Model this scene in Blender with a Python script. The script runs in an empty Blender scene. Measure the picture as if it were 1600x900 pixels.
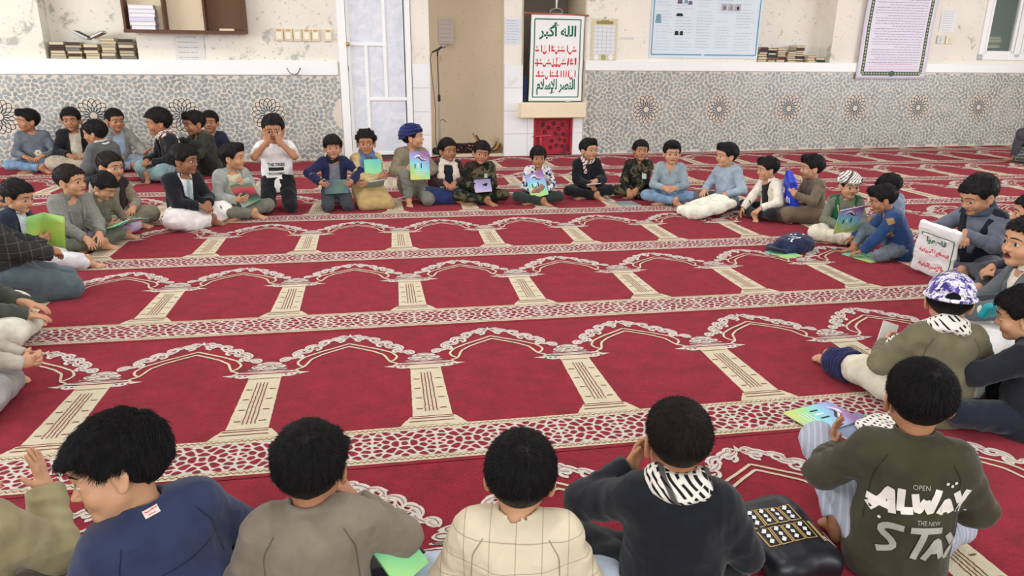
import bpy, math, numpy as np, random
import openvdb
from mathutils import Vector, Matrix
from mathutils.bvhtree import BVHTree
SC = bpy.context.scene; COL = SC.collection
random.seed(7)
# ------------------------------------------------------------------ camera, world, lights, exposure
CAM_H, FPX, PITCH, YAW, ROLL = 1.40, 1124.6, .3086, .1787, .0097
_fw = np.array([math.sin(YAW)*math.cos(PITCH), math.cos(YAW)*math.cos(PITCH), -math.sin(PITCH)])
_rt = np.array([math.cos(YAW), -math.sin(YAW), 0.]); _up = np.cross(_rt, _fw)
_r = _rt*math.cos(ROLL)+_up*math.sin(ROLL); _u = -_rt*math.sin(ROLL)+_up*math.cos(ROLL)
CPOS = np.array([0, 0, CAM_H])
cam = bpy.data.cameras.new('camera'); cam_o = bpy.data.objects.new('camera', cam); COL.objects.link(cam_o); SC.camera = cam_o
cam.sensor_width = 36; cam.lens = FPX/1600*36; cam.clip_start = .05
cam_o.matrix_world = Matrix(((_r[0],_u[0],-_fw[0],0),(_r[1],_u[1],-_fw[1],0),(_r[2],_u[2],-_fw[2],CAM_H),(0,0,0,1)))
SC.view_settings.view_transform = 'Standard'; SC.view_settings.look = 'None'; SC.view_settings.gamma = 1; SC.view_settings.use_curve_mapping = False
SC.view_settings.exposure = 0.0
SC.cycles.use_denoising = True; SC.cycles.max_bounces = 6; SC.cycles.diffuse_bounces = 4
world = bpy.data.worlds.new('daylight'); SC.world = world; world.use_nodes = True
bg = world.node_tree.nodes['Background']; bg.inputs[0].default_value = (.80, .88, 1, 1); bg.inputs[1].default_value = 1.0
def area(name, loc, target, sx, sy, power, col=(1,1,1)):
    L = bpy.data.lights.new(name, 'AREA'); L.shape = 'RECTANGLE'; L.size = sx; L.size_y = sy; L.energy = power; L.color = col
    o = bpy.data.objects.new(name, L); COL.objects.link(o); o.location = loc
    o.rotation_euler = (Vector(target)-Vector(loc)).to_track_quat('-Z', 'Y').to_euler(); return o
# added area lamps for side and rear daylight; these walls have no windows
area('daylight_fill_left', (-7.6, 4.5, 2.2), (2, 5.5, .4), 7, 2.2, 440, (.92,.97,1))
area('daylight_fill_right', (12.6, 4.5, 2.2), (3, 5.5, .4), 7, 2.2, 420, (.90,.96,1))
area('daylight_fill_rear', (1, -3.6, 2.6), (1.5, 5, .3), 9, 1.8, 340, (.93,.97,1))
for ix in range(4):
    for iy in range(3): area('overhead_fill_light', (-2.5+3*ix, 2+3.1*iy, 3.55), (-2.5+3*ix, 2+3.1*iy, 0), 1.5, .6, 26, (.93,.97,1))  # unseen area lamps added as overhead fill; the ceiling has no fixtures
# ------------------------------------------------------------------ signed-distance modelling helpers
V3 = lambda *a: np.array(a, dtype=np.float64)
def nrm(v):
    v = np.asarray(v, float); return v / (np.linalg.norm(v) + 1e-12)
def rotx(a): c, s = math.cos(a), math.sin(a); return np.array([[1,0,0],[0,c,-s],[0,s,c]])
def roty(a): c, s = math.cos(a), math.sin(a); return np.array([[c,0,s],[0,1,0],[-s,0,c]])
def rotz(a): c, s = math.cos(a), math.sin(a); return np.array([[c,-s,0],[s,c,0],[0,0,1]])
def smin(a, b, k):
    if k <= 0: return np.minimum(a, b)
    h = np.maximum(k - np.abs(a - b), 0) / k
    return np.minimum(a, b) - h * h * k * .25
def lattice_noise(shape, step, rng):
    mats, n = [], []
    for s in shape:
        m = int(s / step) + 3; x = np.arange(s) / step; i = x.astype(int); t = x - i; t = t*t*(3-2*t)
        A = np.zeros((s, m), np.float32); A[np.arange(s), i] = 1-t; A[np.arange(s), i+1] = t
        mats.append(A); n.append(m)
    L = rng.uniform(-1, 1, n).astype(np.float32)
    L = np.tensordot(mats[0], L, (1, 0)); L = np.einsum('bj,ajc->abc', mats[1], L, optimize=True)
    return np.einsum('ck,abk->abc', mats[2], L, optimize=True)

class SDF:
    """blended distance field, meshed into one continuous surface"""
    def __init__(self, vox): self.vox = vox; self.p = []
    def add(self, fn, lo, hi, k=0.0, op='u'):
        self.p.append((fn, np.minimum(lo, hi), np.maximum(lo, hi), k, op))
    def cone(self, a, b, ra, rb, k=.02, op='u', cut=None, fold=0, fq=6, ph=0.0, flat=None, side=None):
        """tapered limb; cut='b' ends flat at b; flat=(axis, factor) squashes along an axis"""
        a = np.asarray(a, float); b = np.asarray(b, float); ab = b - a; L2 = ab @ ab; L = math.sqrt(L2); u = ab / L
        r = max(ra, rb) * 1.15
        def fn(X, Y, Z):
            px, py, pz = X-a[0], Y-a[1], Z-a[2]
            t0 = (px*ab[0]+py*ab[1]+pz*ab[2]) / L2; t = np.clip(t0, 0, 1)
            dx, dy, dz = px-t*ab[0], py-t*ab[1], pz-t*ab[2]
            if flat is not None:
                n, fct = flat; q = dx*n[0]+dy*n[1]+dz*n[2]; e = q*(1/fct-1)
                dx, dy, dz = dx+e*n[0], dy+e*n[1], dz+e*n[2]
            d = np.sqrt(dx*dx+dy*dy+dz*dz) - (ra + (rb-ra)*t)
            if flat is not None: d = d * max(flat[1], .5)
            if fold: d = d + fold*np.sin(fq*2*math.pi*t + ph + 40*dx + 25*dz)*np.sin(math.pi*np.clip(t*.9+.1, 0, 1))
            if cut == 'b': d = np.maximum(d, (t0-1)*L)
            if cut == 'ab': d = np.maximum(np.maximum(d, (t0-1)*L), -t0*L)
            return d
        self.add(fn, np.minimum(a, b)-r, np.maximum(a, b)+r, k, op)
    def ell(self, c, r, R=None, k=.02, op='u'):
        c = np.asarray(c, float); r = np.asarray(r, float); R = np.eye(3) if R is None else R; g_ = np.linalg.norm(R[:,0]); R = R/g_; r = r*g_
        ext = np.sqrt((R**2) @ (r**2))*1.05
        def fn(X, Y, Z):
            x, y, z = X-c[0], Y-c[1], Z-c[2]
            q = [(R[0,i]*x+R[1,i]*y+R[2,i]*z) for i in range(3)]
            k0 = np.sqrt(sum((q[i]/r[i])**2 for i in range(3))); k1 = np.sqrt(sum((q[i]/r[i]**2)**2 for i in range(3)))
            return k0*(k0-1)/(k1+1e-9)
        self.add(fn, c-ext, c+ext, k, op)
    def box(self, c, h, rad, R=None, k=.0, op='u'):
        c = np.asarray(c, float); R = np.eye(3) if R is None else R; h = np.asarray(h, float)
        ext = np.abs(R) @ h + rad
        def fn(X, Y, Z):
            x, y, z = X-c[0], Y-c[1], Z-c[2]
            q = [np.abs(R[0,i]*x+R[1,i]*y+R[2,i]*z)-(h[i]-rad) for i in range(3)]
            o = np.sqrt(sum(np.maximum(v, 0)**2 for v in q)); return o + np.minimum(np.maximum(np.maximum(q[0], q[1]), q[2]), 0) - rad
        self.add(fn, c-ext, c+ext, k, op)
    def slab(self, a, b, side, ra, rb, k=.03, op='u'):
        """elliptical-section tapered trunk segment; ra, rb = (half width along side, half depth)"""
        a = np.asarray(a, float); b = np.asarray(b, float); ab = b-a; L2 = ab@ab; w = nrm(ab); s = nrm(side - (side@w)*w); f = np.cross(w, s)
        m = max(max(ra), max(rb))
        def fn(X, Y, Z):
            px, py, pz = X-a[0], Y-a[1], Z-a[2]
            t = np.clip((px*ab[0]+py*ab[1]+pz*ab[2])/L2, 0, 1)
            dx, dy, dz = px-t*ab[0], py-t*ab[1], pz-t*ab[2]
            q0 = dx*s[0]+dy*s[1]+dz*s[2]; q1 = dx*f[0]+dy*f[1]+dz*f[2]; q2 = dx*w[0]+dy*w[1]+dz*w[2]
            rx = ra[0]+(rb[0]-ra[0])*t; ry = ra[1]+(rb[1]-ra[1])*t
            k0 = np.sqrt((q0/rx)**2+(q1/ry)**2+(q2/ry)**2); k1 = np.sqrt((q0/rx**2)**2+(q1/ry**2)**2+(q2/ry**2)**2)
            return np.where(k1 > 1e-4, k0*(k0-1)/(k1+1e-9), -ry)
        self.add(fn, np.minimum(a, b)-m, np.maximum(a, b)+m, k, op)
    def field(self, fn, lo, hi, k=0., op='u'): self.add(fn, np.asarray(lo, float), np.asarray(hi, float), k, op)
    def mesh(self, disp=(), rng=None, floor=None, post=None):
        v = self.vox
        us = [q for q in self.p if q[4] == 'u']
        lo = np.min([q[1] for q in us], 0) - 4*v; hi = np.max([q[2] for q in us], 0) + 4*v
        n = np.ceil((hi-lo)/v).astype(int)+1
        ax = [(lo[i]+np.arange(n[i])*v).astype(np.float32) for i in range(3)]
        G = np.full(n, .06, np.float32)
        for fn, a, b, k, op in self.p:
            pad = k + 2.5*v
            i0 = np.clip(np.floor((a-pad-lo)/v).astype(int), 0, n); i1 = np.clip(np.ceil((b+pad-lo)/v).astype(int)+1, 0, n)
            if (i1 <= i0).any(): continue
            sl = tuple(slice(i0[i], i1[i]) for i in range(3))
            d = fn(ax[0][sl[0]][:,None,None], ax[1][sl[1]][None,:,None], ax[2][sl[2]][None,None,:]).astype(np.float32)
            if op == 'u': G[sl] = smin(G[sl], d, k)
            elif op == 's': G[sl] = -smin(-G[sl], d, k)
            else: G[sl] = -smin(-G[sl], -d, k)
        for e in disp:
            n_ = lattice_noise(G.shape, e[1]/v, rng)
            G += e[0]*(n_ if len(e) == 2 else 2.4*np.sqrt(np.abs(n_)*.5+.004)-1)     # ridged: thin folds standing out of the cloth
        if post is not None: G = post(G, ax[0][:,None,None], ax[1][None,:,None], ax[2][None,None,:])
        if floor is not None: G = np.maximum(G, floor - ax[2][None,None,:])
        G[0] = G[-1] = .06; G[:,0] = G[:,-1] = .06; G[:,:,0] = G[:,:,-1] = .06
        g = openvdb.FloatGrid(.06); g.copyFromArray(np.ascontiguousarray(np.clip(G, -.06, .06), np.float32))
        pts, quads = g.convertToQuads(0.0)
        pts = pts.astype(np.float64)*v + lo; a, b_, c, d = (pts[quads[:,i]]-pts.mean(0) for i in range(4))
        vol = (np.cross(c-a, d-b_)*(a+b_+c+d)).sum()
        return pts, (quads if vol > 0 else quads[:, ::-1])

def mesh_np(name, pts, quads, mats, smooth=True, mi=None):
    me = bpy.data.meshes.new(name)
    pts = np.asarray(pts, np.float32); nf = len(quads)
    if isinstance(quads, np.ndarray):
        me.vertices.add(len(pts)); me.vertices.foreach_set('co', pts.ravel())
        k = quads.shape[1]; me.loops.add(nf*k); me.loops.foreach_set('vertex_index', quads.astype(np.int32).ravel())
        me.polygons.add(nf); me.polygons.foreach_set('loop_start', np.arange(nf, dtype=np.int32)*k)
        me.update(calc_edges=True)
    else:
        me.from_pydata(pts.tolist(), [], quads)
    for m in (mats if isinstance(mats, (list, tuple)) else [mats]): me.materials.append(m)
    if mi is not None: me.polygons.foreach_set('material_index', np.asarray(mi, np.int32))
    me.polygons.foreach_set('use_smooth', np.full(nf, smooth))
    me.update(); return me
def link(name, me, parent=None, loc=None, rz=0):
    o = bpy.data.objects.new(name, me); COL.objects.link(o)
    if parent is not None: o.parent = parent
    if loc is not None: o.location = loc
    if rz: o.rotation_euler = (0, 0, rz)
    return o
def tag(o, label, cat, group=None, kind=None):
    if label: o['label'] = label.replace('boys', 'people').replace('boy', 'person')
    if cat: o['category'] = cat
    if group: o['group'] = group
    if kind: o['kind'] = kind
    return o
def struct(o): o['kind'] = 'structure'; return o

# simple polygon-mesh collector
class MB:
    def __init__(self): self.v = []; self.f = []; self.m = []
    def poly(self, pts, m=0):
        i = len(self.v); self.v += [tuple(p) for p in pts]; self.f.append(list(range(i, i+len(pts)))); self.m.append(m)
    def box(self, c, h, R=None, m=0, bev=0):
        R = np.eye(3) if R is None else R; c = np.asarray(c, float)
        if bev <= 0:
            P = [c + R @ V3(sx*h[0], sy*h[1], sz*h[2]) for sx in (-1,1) for sy in (-1,1) for sz in (-1,1)]
            i = len(self.v); self.v += [tuple(p) for p in P]
            for q in ((0,1,3,2),(4,6,7,5),(0,4,5,1),(2,3,7,6),(0,2,6,4),(1,5,7,3)): self.f.append([i+a for a in q]); self.m.append(m)
            return
        # chamfered box: three shrunken shells
        b = min(bev, .49*min(h)*2)
        idx = {}
        for sx in (-1,1):
            for sy in (-1,1):
                for sz in (-1,1):
                    for ax in range(3):
                        s = (sx, sy, sz); p = [s[j]*(h[j] if j == ax else h[j]-b) for j in range(3)]
                        idx[(s, ax)] = len(self.v); self.v.append(tuple(c + R @ np.array(p)))
        def F(l): self.f.append(l); self.m.append(m)
        for ax in range(3):
            a1, a2 = (ax+1) % 3, (ax+2) % 3
            for s in (-1, 1):
                q = []
                for s1, s2 in ((-1,-1),(1,-1),(1,1),(-1,1)):
                    t = [0,0,0]; t[ax] = s; t[a1] = s1; t[a2] = s2; q.append(idx[(tuple(t), ax)])
                F(q if s > 0 else q[::-1])
            for s1 in (-1, 1):
                for s2 in (-1, 1):
                    t = [0,0,0]; t[a1] = s1; t[a2] = s2; A = []
                    for s in (-1, 1): t[ax] = s; A.append(tuple(t))
                    q = [idx[(A[0], a1)], idx[(A[1], a1)], idx[(A[1], a2)], idx[(A[0], a2)]]
                    F(q if s1*s2 < 0 else q[::-1])
        for sx in (-1,1):
            for sy in (-1,1):
                for sz in (-1,1):
                    s = (sx,sy,sz); q = [idx[(s, 0)], idx[(s, 1)], idx[(s, 2)]]
                    F(q if sx*sy*sz > 0 else q[::-1])
    def tube(self, pts, r, n=8, m=0, caps=True):
        pts = [np.asarray(p, float) for p in pts]; rs = r if hasattr(r, '__len__') else [r]*len(pts)
        T = [nrm(pts[min(i+1, len(pts)-1)]-pts[max(i-1, 0)]) for i in range(len(pts))]
        up = V3(0,0,1) if abs(T[0][2]) < .9 else V3(1,0,0); s = nrm(np.cross(T[0], up)); base = len(self.v)
        for i, p in enumerate(pts):
            s = nrm(s - (s@T[i])*T[i]); w = np.cross(T[i], s)
            for k in range(n):
                a = 2*math.pi*k/n; self.v.append(tuple(p + rs[i]*(math.cos(a)*s+math.sin(a)*w)))
        for i in range(len(pts)-1):
            for k in range(n):
                k2 = (k+1) % n; self.f.append([base+i*n+k, base+i*n+k2, base+(i+1)*n+k2, base+(i+1)*n+k]); self.m.append(m)
        if caps:
            self.f.append([base+k for k in range(n)][::-1]); self.m.append(m)
            self.f.append([base+(len(pts)-1)*n+k for k in range(n)]); self.m.append(m)
    def lathe(self, prof, n=24, c=(0,0,0), m=0, R=None):
        base = len(self.v); R = np.eye(3) if R is None else R
        for r, z in prof:
            for k in range(n):
                a = 2*math.pi*k/n; self.v.append(tuple(np.asarray(c) + R @ V3(r*math.cos(a), r*math.sin(a), z)))
        for i in range(len(prof)-1):
            for k in range(n):
                k2 = (k+1) % n; self.f.append([base+i*n+k, base+i*n+k2, base+(i+1)*n+k2, base+(i+1)*n+k]); self.m.append(m)
    def grid(self, fn, nu, nv, m=0, closed=False):
        base = len(self.v)
        for i in range(nu+1):
            for j in range(nv+1): self.v.append(tuple(fn(i/nu, j/nv)))
        for i in range(nu):
            for j in range(nv):
                a = base+i*(nv+1)+j; self.f.append([a, a+nv+1, a+nv+2, a+1]); self.m.append(m)
    def ribbon(self, pts, w, z=0., m=0, plane=None):
        """flat stroke along 2-D points; w may vary; plane maps (u,v,z)->xyz"""
        P = np.asarray(pts, float); n = len(P); W = np.asarray(w if hasattr(w, '__len__') else [w]*n, float)
        T = np.gradient(P, axis=0); T /= (np.linalg.norm(T, axis=1)[:,None]+1e-9); N = np.stack([-T[:,1], T[:,0]], 1)
        A = P+N*W[:,None]/2; B = P-N*W[:,None]/2
        mp = plane or (lambda u, v, z: (u, v, z)); base = len(self.v)
        for i in range(n): self.v += [mp(A[i][0], A[i][1], z), mp(B[i][0], B[i][1], z)]
        for i in range(n-1): self.f.append([base+2*i, base+2*i+1, base+2*i+3, base+2*i+2]); self.m.append(m)
    def make(self, name, mats, parent=None, smooth=False, loc=None, rz=0):
        me = mesh_np(name, self.v, self.f, mats, smooth, self.m)
        return link(name, me, parent, loc, rz)

# ------------------------------------------------------------------ materials
def srgb(r, g, b):
    f = lambda c: (c/255/12.92) if c/255 <= .04045 else ((c/255+.055)/1.055)**2.4
    return (f(r), f(g), f(b), 1)
class N:
    """tiny node-graph helper"""
    def __init__(self, name, rough=.8, spec=.3):
        self.mat = bpy.data.materials.new(name); self.mat.use_nodes = True; self.t = self.mat.node_tree
        self.b = self.t.nodes['Principled BSDF']; self.b.inputs['Roughness'].default_value = rough
        self.b.inputs['Specular IOR Level'].default_value = spec; self._c = None
    def n(self, typ, **kw):
        nd = self.t.nodes.new(typ)
        for k, v in kw.items():
            if k.startswith('_'): nd.inputs[k[1:]].default_value = v
            else: setattr(nd, k, v)
        return nd
    def l(self, a, b): self.t.links.new(a, b)
    def coord(self, kind='Object'):
        if self._c is None: self._c = self.n('ShaderNodeTexCoord')
        return self._c.outputs[kind]
    def set(self, sock, v):
        if isinstance(v, (tuple, list, float, int)): sock.default_value = v
        else: self.l(v, sock)
    def noise(self, scale, detail=3, rough=.5, vec=None, dist=0):
        nd = self.n('ShaderNodeTexNoise', _Scale=scale, _Detail=detail, _Roughness=rough, _Distortion=dist); self.l(vec or self.coord(), nd.inputs['Vector']); return nd.outputs['Fac']
    def scaled(self, s, vec=None):
        nd = self.n('ShaderNodeVectorMath', operation='MULTIPLY'); self.l(vec or self.coord(), nd.inputs[0]); nd.inputs[1].default_value = s; return nd.outputs[0]
    def ramp(self, fac, stops, interp='LINEAR'):
        nd = self.n('ShaderNodeValToRGB'); cr = nd.color_ramp; cr.interpolation = interp
        while len(cr.elements) < len(stops): cr.elements.new(.5)
        for e, (p, c) in zip(cr.elements, stops): e.position = p; e.color = c if hasattr(c, '__len__') else (c, c, c, 1)
        self.l(fac, nd.inputs[0]); return nd.outputs[0]
    def mix(self, fac, a, b, mode='MIX'):
        nd = self.n('ShaderNodeMix', data_type='RGBA', blend_type=mode)
        self.set(nd.inputs[0], fac); self.set(nd.inputs[6], a); self.set(nd.inputs[7], b); return nd.outputs[2]
    def math(self, op, a, b=0., c=0.):
        nd = self.n('ShaderNodeMath', operation=op); self.set(nd.inputs[0], a); self.set(nd.inputs[1], b); self.set(nd.inputs[2], c); return nd.outputs[0]
    def xyz(self, vec=None):
        nd = self.n('ShaderNodeSeparateXYZ'); self.l(vec or self.coord(), nd.inputs[0]); return nd.outputs
    def color(self, v): self.set(self.b.inputs['Base Color'], v); return self
    def bump(self, h, strength=.3, dist=.005):
        nd = self.n('ShaderNodeBump', _Strength=strength, _Distance=dist); self.l(h, nd.inputs['Height']); self.l(nd.outputs[0], self.b.inputs['Normal']); return self
_mats = {}
def plain(name, col, rough=.6, spec=.3, metal=0):
    if name in _mats: return _mats[name]
    m = N(name, rough, spec); m.color(col); m.b.inputs['Metallic'].default_value = metal; _mats[name] = m.mat; return m.mat
def cloth(col, name=None, var=.18, weave=900, rough=.9, sheen=.15, bump=.25):
    key = name or 'cloth_%d_%d_%d' % tuple(int(c*999) for c in col[:3])
    if key in _mats: return _mats[key]
    m = N(key, rough, .2)
    f = m.noise(14, 4); dk = tuple(c*(1-var) for c in col[:3])+(1,); lt = tuple(min(1, c*(1+var)) for c in col[:3])+(1,)
    m.color(m.ramp(f, [(.3, dk), (.7, lt)]))
    m.b.inputs['Sheen Weight'].default_value = sheen
    h = m.math('ADD', m.noise(weave, 1), m.math('MULTIPLY', m.noise(45, 3), 1.5)); m.bump(h, bump, .002)
    _mats[key] = m.mat; return m.mat
# ------------------------------------------------------------------ the seated boys
def two_bone(S, W, a, b, pole):
    S = np.asarray(S, float); W = np.asarray(W, float); d = W-S; L = np.linalg.norm(d)
    Lm = (a+b)*.995
    if L > Lm: W = S+d/L*Lm; L = Lm
    u = (W-S)/L; x = (a*a-b*b+L*L)/(2*L); h = math.sqrt(max(a*a-x*x, 1e-8))
    p = np.asarray(pole, float); p = nrm(p-(p@u)*u)
    return S+u*x+p*h, W

HS = 1.14      # children: large heads for their bodies
def add_head(s, c, R, o=1.0, face=True):
    """head in its own frame: x to the boy's right, y forward, z up; origin between the eyes' level"""
    R = R*HS
    P = lambda x, y, z: c + R @ V3(x, y, z)
    s.ell(P(0,-.014,.026), (.0715,.087,.079), R, k=.02)
    s.ell(P(0,.018,-.034), (.054,.060,.062), R, k=.03)
    s.ell(P(0,.042,.030), (.056,.042,.045), R, k=.02)
    s.cone(P(-.040,.012,-.050), P(0,.054,-.078), .019, .015, k=.024)
    s.cone(P(.040,.012,-.050), P(0,.054,-.078), .019, .015, k=.024)
    s.ell(P(0,.061,-.079), (.018,.013,.012), R, k=.014)
    for x in (-1, 1):
        s.ell(P(x*.033,.053,-.030), (.026,.021,.025), R, k=.020)
        s.cone(P(x*.010,.079,.017), P(x*.044,.062,.014), .0065, .006, k=.014)
        s.ell(P(x*.030,.086,-.003), (.015,.011,.010), R, k=.010, op='s')
        s.ell(P(x*.030,.066,-.002), (.0145,.0125,.0115), R, k=.006)
    s.cone(P(0,.076,.002), P(0,.088,-.021), .0062, .0090, k=.012)
    s.ell(P(0,.091,-.026), (.0095,.0095,.0075), R, k=.006)
    for x in (-1, 1): s.ell(P(x*.0115,.083,-.0285), (.0070,.0085,.0060), R, k=.006)
    s.ell(P(0,.069,-.053), (.022,.012,.011), R, k=.010)
    s.cone(P(-.013,.075,-.0475), P(.013,.075,-.0475), .0048, .0048, k=.006)
    s.cone(P(-.010,.075,-.0565), P(.010,.075,-.0565), .0055, .0055, k=.006)
    for x in (-1, 1):
        Re = R @ rotz(x*.45) @ roty(0)
        s.ell(P(x*.075,-.006,-.008), (.0065,.0185,.031), Re, k=.010)
        s.ell(P(x*.082,.000,-.006), (.0045,.0085,.016), Re, k=.004, op='s')
        s.ell(P(x*.074,-.002,-.034), (.007,.009,.010), R, k=.008)

def add_hand(s, W, fd, pn, side, curl=.5, spread=.10, k=.005):
    """palm, four unequal bent fingers and a thumb leaving the palm's side"""
    fd = nrm(fd); pn = nrm(pn-(pn@fd)*fd); sd = np.cross(fd, pn)*side   # sd points to the thumb side
    P = lambda a, b, c: W + fd*a + sd*b + pn*c
    s.cone(P(-.03,0,0), P(.014,0,0), .0185, .019, k=.012, flat=(pn, .78))
    s.cone(P(.012,.012,0), P(.062,.017,.001), .0155, .0125, k=.012, flat=(pn, .72))
    s.cone(P(.012,-.008,0), P(.058,-.016,.001), .0155, .0120, k=.012, flat=(pn, .72))
    for i, (b, ln, r) in enumerate(((.0235,.052,.0069),(.0080,.058,.0071),(-.0075,.054,.0069),(-.0225,.042,.0062))):
        c0 = curl*(.75+.12*i); p = P(.060-.003*abs(i-1.2), b, .001)
        ang = c0*.75; sp = (1.2-i)*spread
        for f, l in ((.46, 0), (.30, 1), (.24, 2)):
            d = nrm(math.cos(ang)*(fd+sp*sd) + math.sin(ang)*pn); q = p+d*ln*f*1.05
            rr = r*(1-.07*l); s.cone(p, q, rr, rr*.94, k=k); p = q; ang += c0*.95
    p = P(.014,.018,.003); d = nrm(fd*.62+sd*.62+pn*(.25+.35*curl))
    s.cone(P(.004,.010,.004), p+d*.012, .0125, .0095, k=.010); p = p+d*.012
    q = p+d*.024; s.cone(p, q, .0086, .0078, k=.006); d = nrm(d*.8+fd*.45+pn*.35*curl-sd*.15*curl); s.cone(q, q+d*.022, .0078, .0064, k=.004)

def add_foot(s, A, fd, up, side):
    """ankle, heel, instep, ball and five toes"""
    fd = nrm(fd); up = nrm(up-(up@fd)*fd); sd = np.cross(fd, up)*side      # towards the big toe
    P = lambda a, b, c: A + fd*a + sd*b + up*c
    s.cone(P(0,0,.03), P(-.012,0,-.028), .027, .022, k=.02)
    s.cone(P(0,0,-.008), P(.085,.004,-.034), .025, .016, k=.02, flat=(up, .85))
    s.cone(P(-.01,0,-.030), P(.085,-.010,-.038), .020, .013, k=.018)
    s.cone(P(.072,.018,-.036), P(.082,-.024,-.038), .0150, .0115, k=.015)
    for i, (b, a, r, l) in enumerate(((.0215,.092,.0100,.030),(.0065,.094,.0072,.027),(-.0055,.090,.0068,.024),(-.0165,.084,.0064,.021),(-.0265,.076,.0062,.018))):
        p = P(a-.010, b, -.037); s.cone(p, p+fd*l*.6+up*.003, r*.95, r, k=.005); s.cone(p+fd*l*.6+up*.003, p+fd*l-up*.004, r, r*.85, k=.004)

LEGS = {
 'cross':  dict(hp=.092, R=((.075,.02,.088),(.245,.20,.105),(-.075,.265,.058),(-.75,.55,-.18),(.2,.3,1)), L=((-.075,.02,.088),(-.245,.19,.105),(.07,.215,.048),(.9,.1,-.10),(0,.4,1))),
 'kneel':  dict(hp=.185, R=((.070,.00,.165),(.105,.265,.062),(.075,-.055,.055),(.0,-1,-.12),(0,0,-1)), L=((-.070,.00,.165),(-.105,.265,.062),(-.075,-.055,.055),(.0,-1,-.12),(0,0,-1))),
 'kneeup': dict(hp=.110, R=((.075,.02,.11),(.135,.19,.345),(.125,.225,.062),(.1,1,-.1),(0,0,1)), L=((-.075,.02,.10),(-.22,.20,.07),(-.02,.13,.045),(.9,-.1,-.1),(0,.4,1))),
 'kneesup': dict(hp=.10, R=((.075,.02,.11),(.13,.20,.34),(.11,.27,.062),(.1,1,-.1),(0,0,1)), L=((-.075,.02,.10),(-.13,.20,.33),(-.11,.27,.062),(-.1,1,-.1),(0,0,1))),
 'side':   dict(hp=.092, R=((.075,.02,.088),(.25,.19,.10),(.02,.26,.05),(-.9,.2,-.15),(0,.4,1)), L=((-.075,.02,.09),(-.10,.30,.10),(.20,.36,.05),(.95,.25,-.1),(0,.4,1))),
}
def mirror(v): return (-v[0], v[1], v[2])
LEGS['kneeupL'] = dict(hp=LEGS['kneeup']['hp'], L=tuple(mirror(v) for v in LEGS['kneeup']['R']), R=tuple(mirror(v) for v in LEGS['kneeup']['L']))
LEGS['halfkneel'] = dict(hp=.20, R=((.075,.02,.19),(.10,.21,.325),(.085,.22,.062),(.1,1,-.1),(0,0,1)), L=LEGS['kneel']['L'])
LEGS['highkneel'] = dict(hp=.27, R=((.070,.0,.25),(.105,.20,.062),(.075,-.11,.055),(.0,-1,-.12),(0,0,-1)), L=((-.070,.0,.25),(-.105,.20,.062),(-.075,-.11,.055),(.0,-1,-.12),(0,0,-1)))
ARMS = {  # wrist, finger direction, palm normal, curl (right hand; the left mirrors x)
 'lap':   ((.085,.205,.185),(-.75,.6,-.25),(0,-.35,-1),.55),
 'knee':  ((.205,.185,.175),(.05,.9,-.5),(0,-.3,-1),.35),
 'clasp': ((.062,.215,.195),(-.85,.5,-.25),(-.35,-.75,-.4),.9),
 'book':  ((.115,.235,.235),(-.35,.85,.30),(-.85,-.35,.25),.75),
 'reach': ((.17,.33,.06),(.1,.95,-.3),(0,0,-1),.3),
 'floor': ((.20,.12,.03),(.5,.8,-.2),(0,0,-1),.2),
 'chin':  ((.06,.150,.375),(-.25,.25,.9),(-.6,.2,.3),.9),
 'face':  ((.048,.165,.455),(-.10,-.02,1),(0,-1,.1),.22,(.8,.2,-.9)),
}
def mirror(v): return (-v[0], v[1], v[2])

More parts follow.
